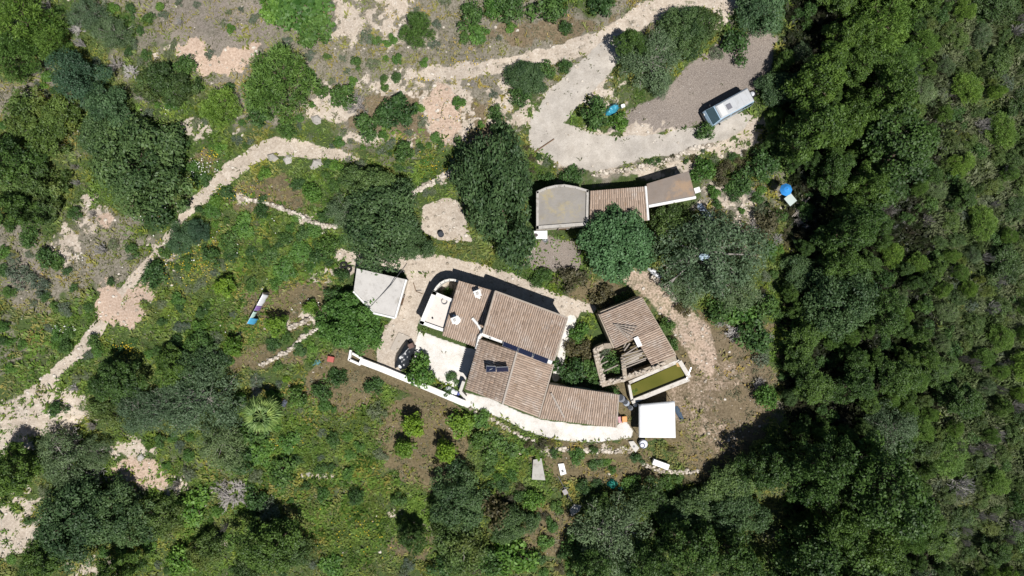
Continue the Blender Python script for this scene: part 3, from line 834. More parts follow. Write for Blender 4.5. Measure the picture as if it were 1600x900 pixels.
rw = MB()
wall_run(rw, [(956, 540, 2.0), (944, 541, 1.7), (931, 547, 1.5), (934, 565, 1.7), (939, 585, 1.6), (943, 598, 1.6)], 0.5)
wall_run(rw, [(940, 601, 1.6), (975, 592, 1.2), (1020, 575, 1.5), (1056, 559, 2.2)], 0.5)
wall_run(rw, [(938, 490, 2.3), (961, 543, 2.2)], 0.4)
wall_run(rw, [(939, 490, 2.3), (1001, 466, 2.7)], 0.4)
wall_run(rw, [(1002, 468, 2.7), (1054, 556, 2.5)], 0.4)
wall_run(rw, [(973, 558, 1.5), (977, 590, 1.5)], 0.4)
rw.build('wall', STONE, ruin)
caps = MB()
for (x0, y0, x1, y1, z, n) in ((931, 547, 943, 598, 1.62, 34), (944, 541, 931, 547, 1.6, 8), (941, 601, 1018, 577, 1.5, 44), (1018, 577, 1056, 559, 1.9, 16)):
    for i in range(n):
        t = random.random()
        p = A(x0 + (x1 - x0) * t + random.uniform(-3.6, 3.6), y0 + (y1 - y0) * t + random.uniform(-3, 3), z)
        caps.rock(p, random.uniform(0.10, 0.22))
caps.build('wall_stones', M('wall_stones', (0.50, 0.43, 0.35), 0.95, 0.35, 1.3), ruin, kind='stuff')
for (x0, y0, x1, y1, z) in ((971, 556, 1008, 545, 2.0), (972, 561, 1008, 549, 2.05), (971, 566, 1009, 554, 2.0), (971, 572, 1010, 559, 2.0), (971, 577, 1009, 562, 1.95), (974, 543, 979, 534, 2.0),
                            (974, 555, 996, 541, 2.1), (936, 566, 943, 556, 1.7), (937, 570, 950, 564, 1.7), (944, 580, 966, 570, 1.75), (975, 548, 984, 536, 2.1)):
    d = random.uniform(.055, .08)
    MB().tube([A(x0, y0, z), A((x0 + x1) / 2, (y0 + y1) / 2, z - .05), A(x1, y1, z + .1)], [d, d * 1.1, d], 6).build('beam', WOOD, ruin)
for (x0, y0, x1, y1) in ((973, 559, 1004, 548.5), (974, 564, 1003, 552), (974, 569, 998, 558)):
    MB().slab([A(x0, y0, 1.98), A(x1, y1, 2.04), A(x1 + .8, y1 + 2.6, 2.03), A(x0 + .8, y0 + 2.8, 1.97)], 0.03).build('plank', M('pale_plank', (0.42, 0.37, 0.31), 0.9, 0.3, 6.0), ruin)
fall = MB()
for i in range(70):
    fall.rock(G(random.uniform(975, 1006), random.uniform(575, 590), 0.05), random.uniform(.08, .2))
fall.build('rubble', STONE, ruin, kind='stuff')

# ---------------------------------------------------------------- cistern of green water
cist = thing('cistern', 'rectangular stone cistern full of murky green water beside the ruin', 'cistern', A(1030, 597, 0))
cr = [A(983, 601, 1.0), A(1060, 567, 1.0), A(1077, 589, 1.0), A(988, 626, 1.0)]
cm = MB()
wall_run(cm, [(983, 601, 1.0), (988, 626, 1.0)], 0.25); wall_run(cm, [(1062, 564.5, 1.1), (1077.5, 590, 1.1)], 0.4)
wall_run(cm, [(987, 628, 1.0), (1077, 592, 1.0)], 0.42); wall_run(cm, [(983, 598, .995), (1062, 564, .995)], 0.3)
cm.build('rim_wall', M('cistern_rim', (0.60, 0.56, 0.50), 0.95, 0.2, 2.0, 0.15, 0.4, stain=(0.36, 0.31, 0.25)), cist)
m, nt, b = base_mat('green_water', 0.06, 0.5)
c = ramp_n(nt, noise_n(nt, 0.35, 3, 0.5, geo_pos(nt)), [(0.3, (0.085, 0.090, 0.012)), (0.7, (0.135, 0.125, 0.022))])
nt.links.new(c, b.inputs['Base Color'])
MB().slab([A(985, 602, .62), A(1060, 568, .62), A(1075, 588, .62), A(989, 624, .62)], 0.3).build('water', m, cist)
MB().slab([A(1056, 568, 1.04), A(1061, 566, 1.04), A(1066, 574, .9), A(1058, 573, .72)], 0.12).build('ledge', M('ochre_stone', (0.46, 0.30, 0.12)), cist)
MB().box(A(1046, 561.5, 1.15), (0.62, 0.55, 1.1), 0.4).build('white_block', LIME, cist)
post = MB().tube([A(1072, 593, 1.0), A(1080, 574, 1.1)], 0.07, 6)
tag(post.build('pole', ALU), 'pale pole lying across the corner of the green cistern', 'pole')

# ---------------------------------------------------------------- garden wall, limewashed, with a planter at its end
gw = thing('garden_wall', 'broad white garden wall along the terrace edge below the courtyard', 'wall', A(640, 592, 0))
wm = MB(); wall_run(wm, [(562, 563.5, .55), (600, 578, .55), (650, 598.5, .55), (725.5, 630.5, .55)], 0.58, -2.2)
wm.build('wall_core', LIME, gw)
pl = MB()
for x0, y0, x1, y1 in ((548, 547, 545, 563), (545, 562, 563, 570), (550, 552, 566, 561)):
    wall_run(pl, [(x0, y0, .5), (x1, y1, .5)], 0.22, -2.2)
pl.build('planter', LIME, gw)
pw = thing('edge_wall', 'short pale wall at the courtyard corner against the tiled roof', 'wall', A(723, 609, 0))
wm = MB(); wall_run(wm, [(724.5, 596, 1.0), (719, 612, 1.0), (727, 621, .9)], 0.3, -1.5); wm.build('wall_core', PALE, pw)

# ---------------------------------------------------------------- white canopy
can = thing('canopy', 'square white canvas canopy on thin legs beside the cistern', 'canopy', A(1026, 655, 0))
q = [A(998.2, 632.2, 1.75), A(1054.2, 627.0, 1.75), A(1055.6, 684.0, 1.75), A(998.6, 683.6, 1.75)]
cc = sum(q, Vector()) / 4 + Vector((0, 0, 0.18))
nn = 12; cv = []; cf = []
for i in range(nn + 1):
    for j in range(nn + 1):
        u, v = i / nn, j / nn
        p = q[0].lerp(q[1], u).lerp(q[3].lerp(q[2], u), v)
        h = min(min(u, 1 - u), min(v, 1 - v)) * 2
        edge = 0.05 * math.sin(u * math.pi) * (1 if v in (0, 1) else 0)
        cv.append(p + Vector((0, 0, 0.34 * h ** 0.9 + 0.015 * math.sin(9 * u) * math.sin(7 * v))))
for i in range(nn):
    for j in range(nn):
        a = i * (nn + 1) + j; cf.append((a, a + 1, a + nn + 2, a + nn + 1)[::-1])
o = MB().add(cv, cf).build('canvas', CANVAS, can, smooth=True)
s = o.modifiers.new('thick', 'SOLIDIFY'); s.thickness = 0.02
val = MB()
for i in range(4):
    p, r = q[i], q[(i + 1) % 4]
    val.slab([p + Vector((0, 0, -.01)), r + Vector((0, 0, -.01)), r - Vector((0, 0, .22)), p - Vector((0, 0, .22))], 0.015)
val.build('valance', CANVAS, can)
for p in q:
    p2 = p.lerp(cc, 0.03)
    MB().tube([p2 - Vector((0, 0, .02)), Vector((p2.x, p2.y, -1.1))], 0.03, 6).build('leg', ALU, can)

# ---------------------------------------------------------------- vegetation: prototypes
def rot_basis(N, rng):
    N = N / np.maximum(np.linalg.norm(N, axis=1, keepdims=True), 1e-6)
    r = rng.normal(size=N.shape)
    T = np.cross(N, r); T /= np.maximum(np.linalg.norm(T, axis=1, keepdims=True), 1e-6)
    return N, T, np.cross(N, T)

def leaf_quads(P, N, size, aspect, rng, T=None):
    N, T0, B = rot_basis(N, rng)
    if T is not None:
        T0 = T / np.maximum(np.linalg.norm(T, axis=1, keepdims=True), 1e-6)
        B = np.cross(N, T0); B /= np.maximum(np.linalg.norm(B, axis=1, keepdims=True), 1e-6)
    s = size[:, None]
    sk = rng.uniform(-.15, .15, (len(P), 1))
    a = P - T0 * s * .5; b = P + B * s * .5 * aspect + T0 * s * sk + N * s * .06; c = P + T0 * s * .5; d = P - B * s * .5 * aspect + T0 * s * sk + N * s * .06
    V = np.stack([a, b, c, d], 1).reshape(-1, 3)
    return V, np.arange(len(V)).reshape(-1, 4)

def crown_proto(name, seed, R, Ht, zb, nclump, nleaf, leaf, aspect, mat, cl=(0.22, 0.40), flat=0.8, inner=0.2, tuft=0.0, squash=1.0, lobes=0.25, jitter=0.5):
    rng = np.random.default_rng(seed)
    # irregular outline: radius as a function of the heading
    ph = rng.uniform(0, 6.28, 4); am = rng.uniform(0.3, 1, 4) * lobes
    outline = lambda a: 1 + am[0] * np.sin(a + ph[0]) * .5 + am[1] * np.sin(2 * a + ph[1]) + am[2] * np.sin(3 * a + ph[2]) * .8 + am[3] * np.sin(5 * a + ph[3]) * .5
    k = np.arange(nclump) + 0.5
    zc = 1 - 1.15 * k / nclump                                    # 1 .. -0.15
    ang = k * 2.39996 + rng.normal(0, jitter, nclump)
    rr = np.sqrt(np.clip(1 - np.clip(zc, 0, 1) ** 2, 0, 1)) * rng.uniform(0.75, 1.05, nclump)
    cr = R * rng.uniform(cl[0], cl[1], nclump)
    o = outline(ang)
    zmid = zb + (Ht - zb) * 0.30
    C = np.stack([rr * np.cos(ang) * (R - cr * 0.7) * o, rr * np.sin(ang) * (R - cr * 0.7) * o * squash,
                  zmid + zc * (Ht - zmid - cr * flat * .8) + rng.normal(0, 0.06 * R, nclump)], 1)
    C[:, 2] = np.maximum(C[:, 2], zb + cr * 0.4)
    w = cr ** 2; n_i = np.maximum(4, (nleaf * w / w.sum()).astype(int))
    ci = np.repeat(np.arange(nclump), n_i)
    n = len(ci)
    D = rng.normal(size=(n, 3)); D[:, 2] = np.abs(D[:, 2]) * 0.9 - 0.25; D /= np.linalg.norm(D, axis=1, keepdims=True)
    rad = cr[ci] * np.clip(rng.uniform(0.35, 1.12, n) ** 0.6, 0, 1.08)
    sub = 1 + 0.22 * np.sin(D[:, 0] * 7 + ci) * np.sin(D[:, 1] * 7 + 2 * ci)
    P = C[ci] + D * (rad * sub)[:, None] * np.array([1, 1, flat])
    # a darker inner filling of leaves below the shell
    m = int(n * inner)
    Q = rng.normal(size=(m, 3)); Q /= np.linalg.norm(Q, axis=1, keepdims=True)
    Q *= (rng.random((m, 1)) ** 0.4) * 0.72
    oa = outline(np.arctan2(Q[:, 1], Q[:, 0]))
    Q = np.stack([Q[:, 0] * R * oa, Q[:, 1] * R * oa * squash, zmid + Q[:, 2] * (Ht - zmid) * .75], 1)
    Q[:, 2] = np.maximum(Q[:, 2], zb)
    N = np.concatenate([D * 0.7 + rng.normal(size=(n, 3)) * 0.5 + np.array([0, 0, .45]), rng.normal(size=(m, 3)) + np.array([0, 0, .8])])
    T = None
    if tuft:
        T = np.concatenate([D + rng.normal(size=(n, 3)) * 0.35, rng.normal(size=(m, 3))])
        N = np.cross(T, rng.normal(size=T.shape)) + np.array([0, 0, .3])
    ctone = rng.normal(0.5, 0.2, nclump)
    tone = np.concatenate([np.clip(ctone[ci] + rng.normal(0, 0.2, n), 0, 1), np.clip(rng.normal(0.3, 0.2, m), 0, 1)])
    P = np.concatenate([P, Q])
    size = leaf * rng.uniform(0.65, 1.35, len(P))
    Vv, Ff = leaf_quads(P, N, size, aspect, rng, T)
    me = np_mesh(name, Vv, Ff, tone=tone, mat=mat)
    return me, C, cr

def trunk_proto(name, seed, C, cr, Ht, r0, mat, limbs=7, lean=0.12, stems=1):
    rg = random.Random(seed)
    mb = MB()
    order = sorted(range(len(C)), key=lambda i: rg.random())[:limbs]
    fork = Vector((rg.uniform(-lean, lean) * Ht, rg.uniform(-lean, lean) * Ht, Ht * 0.38))
    for s in range(stems):
        b = Vector((rg.uniform(-.25, .25), rg.uniform(-.25, .25), -0.5)) if stems > 1 else Vector((0, 0, -0.5))
        mb.tube([b, b * 0.5 + Vector((0, 0, 0.15)), fork * 0.5 + Vector((0.05, -.04, 0)), fork], [r0 * 1.35, r0, r0 * .8, r0 * .62], 7)
    for i in order:
        e = Vector(C[i]); m1 = fork.lerp(e, 0.45) + Vector((rg.uniform(-.2, .2), rg.uniform(-.2, .2), rg.uniform(0, .25)))
        mb.tube([fork, m1, e], [r0 * .5, r0 * .3, r0 * .1], 5)
        for q in range(2):
            e2 = e + Vector((rg.uniform(-1, 1), rg.uniform(-1, 1), rg.uniform(0, .9))) * float(cr[i]) * 0.9
            mb.tube([m1.lerp(e, .5), e2], [r0 * .18, r0 * .05], 4)
    return mb.mesh(name, mat)

def twig_proto(name, seed, R, Ht, mat, n=26, r0=0.035, depth=3):
    rg = random.Random(seed); mb = MB()
    def grow(p, d, L, r, k):
        m = p + d * L * .5 + Vector((rg.uniform(-1, 1), rg.uniform(-1, 1), rg.uniform(-.5, .5))) * L * .1
        e = p + d * L
        mb.tube([p, m, e], [r, r * .8, r * .55], 4, cap=False, tone=rg.random())
        if k > 0:
            for _ in range(3):
                dd = (d + Vector((rg.uniform(-1, 1), rg.uniform(-1, 1), rg.uniform(-.3, .7))) * 0.75).normalized()
                grow(p.lerp(e, rg.uniform(.45, 1)), dd, L * rg.uniform(.5, .75), r * .6, k - 1)
    for i in range(n):
        a = rg.uniform(0, 6.28); u = rg.uniform(.25, 1)
        d = Vector((math.cos(a) * u * R, math.sin(a) * u * R, Ht * rg.uniform(.35, .9))).normalized()
        grow(Vector((rg.uniform(-.1, .1) * R, rg.uniform(-.1, .1) * R, 0)), d, R * rg.uniform(.35, .6), r0, depth)
    return mb.mesh(name, mat)

BARK = M('bark', (0.16, 0.12, 0.09), 0.95, 0.3, 5.0, 0.1)
BARK_G = M('grey_bark', (0.34, 0.31, 0.28), 0.95, 0.25, 5.0, 0.1)
TWIG = M('dry_twigs', (0.36, 0.33, 0.30), 0.95, 0.25, 3.0, 0.1)
TWIG_P = M('pale_dead_twigs', (0.50, 0.47, 0.44), 0.95, 0.2, 3.0, 0.1)
L_CAROB = leaf_mat('carob_leaves', (0.040, 0.082, 0.028), (0.134, 0.212, 0.071))
L_BLUE = leaf_mat('bluish_leaves', (0.036, 0.078, 0.038), (0.095, 0.175, 0.085))
L_OLIVE = leaf_mat('olive_leaves', (0.057, 0.101, 0.042), (0.177, 0.251, 0.127))
L_OAK = leaf_mat('oak_leaves', (0.025, 0.058, 0.011), (0.105, 0.186, 0.034))
L_PINE = leaf_mat('pine_needles', (0.054, 0.119, 0.018), (0.195, 0.319, 0.061))
L_MACQ = leaf_mat('thicket_leaves', (0.038, 0.074, 0.017), (0.124, 0.198, 0.053), drift=(1.25, 1.0, 0.9))
L_CITRUS = leaf_mat('citrus_leaves', (0.066, 0.143, 0.013), (0.208, 0.330, 0.037))
L_BUSH = leaf_mat('bush_leaves', (0.030, 0.074, 0.017), (0.108, 0.201, 0.050))
L_BRIGHT = leaf_mat('bright_leaves', (0.047, 0.120, 0.018), (0.144, 0.270, 0.052))
L_ROUND = leaf_mat('round_tree_leaves', (0.045, 0.105, 0.046), (0.105, 0.215, 0.098))
L_GREYB = leaf_mat('grey_bush_leaves', (0.077, 0.105, 0.060), (0.206, 0.255, 0.165))
L_RED = leaf_mat('russet_leaves', (0.056, 0.052, 0.026), (0.155, 0.140, 0.070))
L_PALM = leaf_mat('palm_leaves', (0.089, 0.172, 0.034), (0.297, 0.402, 0.138))

PROTO = {}
def species(kind, n, leafmat, barkmat, R, Ht, zb, nclump, nleaf, leaf, aspect, limbs=6, r0=0.14, seed=1, **kw):
    PROTO[kind] = []
    for i in range(n):
        me, C, cr = crown_proto('crown', seed * 100 + i, R, Ht, zb, nclump, nleaf, leaf, aspect, leafmat, **kw)
        tr = trunk_proto('trunk', seed * 100 + i, C, cr, Ht, r0, barkmat, limbs)
        PROTO[kind].append((me, tr, R, Ht))
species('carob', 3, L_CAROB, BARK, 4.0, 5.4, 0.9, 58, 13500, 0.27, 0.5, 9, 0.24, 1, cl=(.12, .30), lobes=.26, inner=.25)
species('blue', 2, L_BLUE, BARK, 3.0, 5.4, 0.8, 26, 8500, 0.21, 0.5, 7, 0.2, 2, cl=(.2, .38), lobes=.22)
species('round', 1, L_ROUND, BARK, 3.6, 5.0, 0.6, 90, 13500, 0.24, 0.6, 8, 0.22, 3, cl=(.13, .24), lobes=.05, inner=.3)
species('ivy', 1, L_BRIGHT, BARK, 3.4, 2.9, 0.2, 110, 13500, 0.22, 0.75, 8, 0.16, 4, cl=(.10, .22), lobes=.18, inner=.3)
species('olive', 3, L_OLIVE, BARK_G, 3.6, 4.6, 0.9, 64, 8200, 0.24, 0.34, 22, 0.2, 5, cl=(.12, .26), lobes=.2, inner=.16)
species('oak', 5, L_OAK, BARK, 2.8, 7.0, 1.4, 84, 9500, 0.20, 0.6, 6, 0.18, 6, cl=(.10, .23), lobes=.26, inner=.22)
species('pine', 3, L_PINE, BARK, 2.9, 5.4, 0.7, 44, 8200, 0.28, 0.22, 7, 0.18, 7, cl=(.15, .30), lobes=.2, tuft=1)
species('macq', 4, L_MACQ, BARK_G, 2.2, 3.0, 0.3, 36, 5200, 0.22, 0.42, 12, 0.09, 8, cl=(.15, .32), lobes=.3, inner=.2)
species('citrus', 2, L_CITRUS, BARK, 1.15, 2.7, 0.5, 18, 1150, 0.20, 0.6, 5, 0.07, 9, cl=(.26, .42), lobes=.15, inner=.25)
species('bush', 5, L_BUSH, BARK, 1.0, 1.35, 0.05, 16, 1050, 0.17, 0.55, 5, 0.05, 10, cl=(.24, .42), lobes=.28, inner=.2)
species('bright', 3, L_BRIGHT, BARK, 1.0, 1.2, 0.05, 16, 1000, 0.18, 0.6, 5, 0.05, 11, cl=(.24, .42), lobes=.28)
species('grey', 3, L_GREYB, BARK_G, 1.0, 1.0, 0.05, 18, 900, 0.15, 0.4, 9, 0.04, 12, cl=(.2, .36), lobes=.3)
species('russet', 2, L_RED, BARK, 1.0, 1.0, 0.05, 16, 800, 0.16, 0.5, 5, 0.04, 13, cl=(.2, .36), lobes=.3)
TW = [twig_proto('branches', 5 + i, 1.0, 1.0, TWIG if i < 2 else TWIG_P, 24, 0.03, 2) for i in range(4)]

# ---------------------------------------------------------------- labels that say which one, from the landmarks near it
LM = [('the parked van', 1138, 168), ('the fan palm', 408, 647), ('the grey-roofed shed', 595, 455), ('the farmhouse chimneys', 728, 480), ('the ruin', 985, 540),
      ('the green cistern', 1030, 597), ('the white canopy', 1026, 655), ('the outbuilding', 960, 315), ('the blue parasol', 1228, 296),
      ('the washing line', 398, 482), ('the pink bare soil', 195, 470), ('the pale sandy slope', 75, 640), ('the white garden wall', 640, 592),
      ('the turquoise tarp', 957, 170), ('the upper dirt road', 780, 100), ('the footpath bend', 400, 238), ('the grey slab', 843, 733),
      ('the pink bank', 340, 95), ('the green tarp', 958, 757), ('the pale courtyard', 690, 565), ('the white box', 1032, 725), ('the small sandy yard', 695, 345),
      ('the top left corner', 0, 0), ('the bottom left corner', 0, 900), ('the top right corner', 1600, 0), ('the bottom right corner', 1600, 900),
      ('the middle of the right edge', 1600, 450), ('the middle of the left edge', 0, 450), ('the middle of the bottom edge', 800, 900), ('the middle of the top edge', 800, 0),
      ('the deep shaded gap', 1415, 360), ('the sandy corner slope', 20, 820), ('the dead grey bush', 368, 772), ('the orchard', 680, 690), ('the barest branches', 960, 840),
      ('the dead silvery branches', 1500, 760), ('the dark clearing', 1290, 620)]
DIRS = ['right of', 'above and right of', 'above', 'above and left of', 'left of', 'below and left of', 'below', 'below and right of']
USED = {}
def where_is(desc, px, py):
    cand = sorted(LM, key=lambda l: (l[1] - px) ** 2 + (l[2] - py) ** 2)
    out = []
    for l in cand[:6]:
        dx, dy = px - l[1], l[2] - py
        d = math.hypot(dx, dy)
        k = int(((math.atan2(dy, dx) / (math.pi / 4)) + 8.5) % 8)
        q = 'at' if d < 14 else 'just' if d < 45 else 'a little' if d < 85 else 'some way' if d < 150 else 'well' if d < 230 else 'far'
        out.append((f'{desc} at {l[0]}' if q == 'at' else f'{desc} {q} {DIRS[k]} {l[0]}', DIRS[k], l[0]))
    for t in out:
        if t[0] not in USED and len(t[0].split()) <= 16:
            USED[t[0]] = 1; return t[0]
    for s in out[1:]:
        t = f'{out[0][0]} and {s[1]} {s[2]}'
        if len(t.split()) <= 16 and t not in USED:
            USED[t] = 1; return t
    for a in out:
        for s in out:
            t = f'{desc} {a[1]} {a[2]} and {s[1]} {s[2]}'
            if a is not s and len(t.split()) <= 16 and t not in USED:
                USED[t] = 1; return t
    short = [t[0] for t in out if len(t[0].split()) <= 16]
    return short[0]

DESC = {'carob': ('carob_tree', 'tree', 'dense dark green tree', 'dark green trees'), 'blue': ('bluish_tree', 'tree', 'bluish green tree', 'bluish green trees'),
        'round': ('round_tree', 'tree', 'rounded compact blue-green tree', None), 'ivy': ('spreading_tree', 'tree', 'low spreading tree of rich green leaves', None),
        'olive': ('olive_tree', 'tree', 'grey-green tree with bare limbs showing', 'grey-green trees'), 'oak': ('oak_tree', 'tree', 'dark leafy tree', 'trees of the wood'),
        'pine': ('pine_tree', 'tree', 'yellowish green pine tree', 'pines'), 'macq': ('thicket_shrub', 'shrub', 'tangled olive green shrub', 'tangled shrubs'),
        'citrus': ('citrus_tree', 'tree', 'small bright yellow-green tree', 'small citrus trees'), 'bush': ('bush', 'bush', 'dark green bush', 'green bushes'),
        'bright': ('leafy_bush', 'bush', 'fresh green leafy bush', 'fresh green bushes'), 'grey': ('grey_bush', 'bush', 'pale grey-green bush', 'grey-green bushes'),
        'russet': ('russet_bush', 'bush', 'reddish brown bush', 'reddish bushes')}
TAKEN = [(843, 733, 34), (878, 734, 20), (881, 764, 30), (899, 797, 22), (1032, 725, 26), (958, 757, 24), (1232, 305, 30), (398, 482, 36), (517, 561, 16), (494, 567, 14), (690, 367, 12), (541, 417, 14), (495, 187, 16), (426, 246, 14), (450, 250, 14), (494, 256, 16)]
def plant(kind, px, py, rpx, hs=1.0, sq=1.0, desc=None, name=None, rot=None):
    """a tree or shrub whose crown centre shows at photo pixel (px, py) with radius rpx"""
    protos = PROTO[kind]
    me, tr, R0, H0 = protos[random.randrange(len(protos))]
    g = G(px, py)
    s = (rpx / 16.0) / R0 * (HC - g.z - H0 * 0.5) / HC
    hz = s * hs * (0.75 + 0.25 / max(s, .3)) if s > 1 else s * hs
    hz = max(hz, 0.35)
    p = G(px, py, H0 * hz * 0.5); z0 = float(zt(p.x, p.y))
    nm, cat, d, grp = DESC[kind]
    size = 'small ' if rpx < 14 and kind in ('bush', 'bright', 'grey', 'russet') else ('broad ' if rpx > 60 else '')
    t = thing(name or nm, where_is(desc or (size + d), px, py), cat, (p.x, p.y, z0), random.uniform(0, 6.28) if rot is None else rot, grp)
    t.scale = (s * sq, s / sq, hz)
    link('crown', me, t); link('trunk', tr, t)
    TAKEN.append((px, py, rpx))
    return t

def dead(px, py, rpx, h=1.2, kind=0, desc='bare grey twiggy bush', leaves=None, name='dead_bush', grp='bare twiggy bushes'):
    p = G(px, py, h * .4); s = rpx / 16.0
    t = thing(name, where_is(desc, px, py), 'bush', (p.x, p.y, float(zt(p.x, p.y))), random.uniform(0, 6.28), grp)
    t.scale = (s, s, h)
    link('branches', TW[kind], t)
    TAKEN.append((px, py, rpx * .8))
    return t

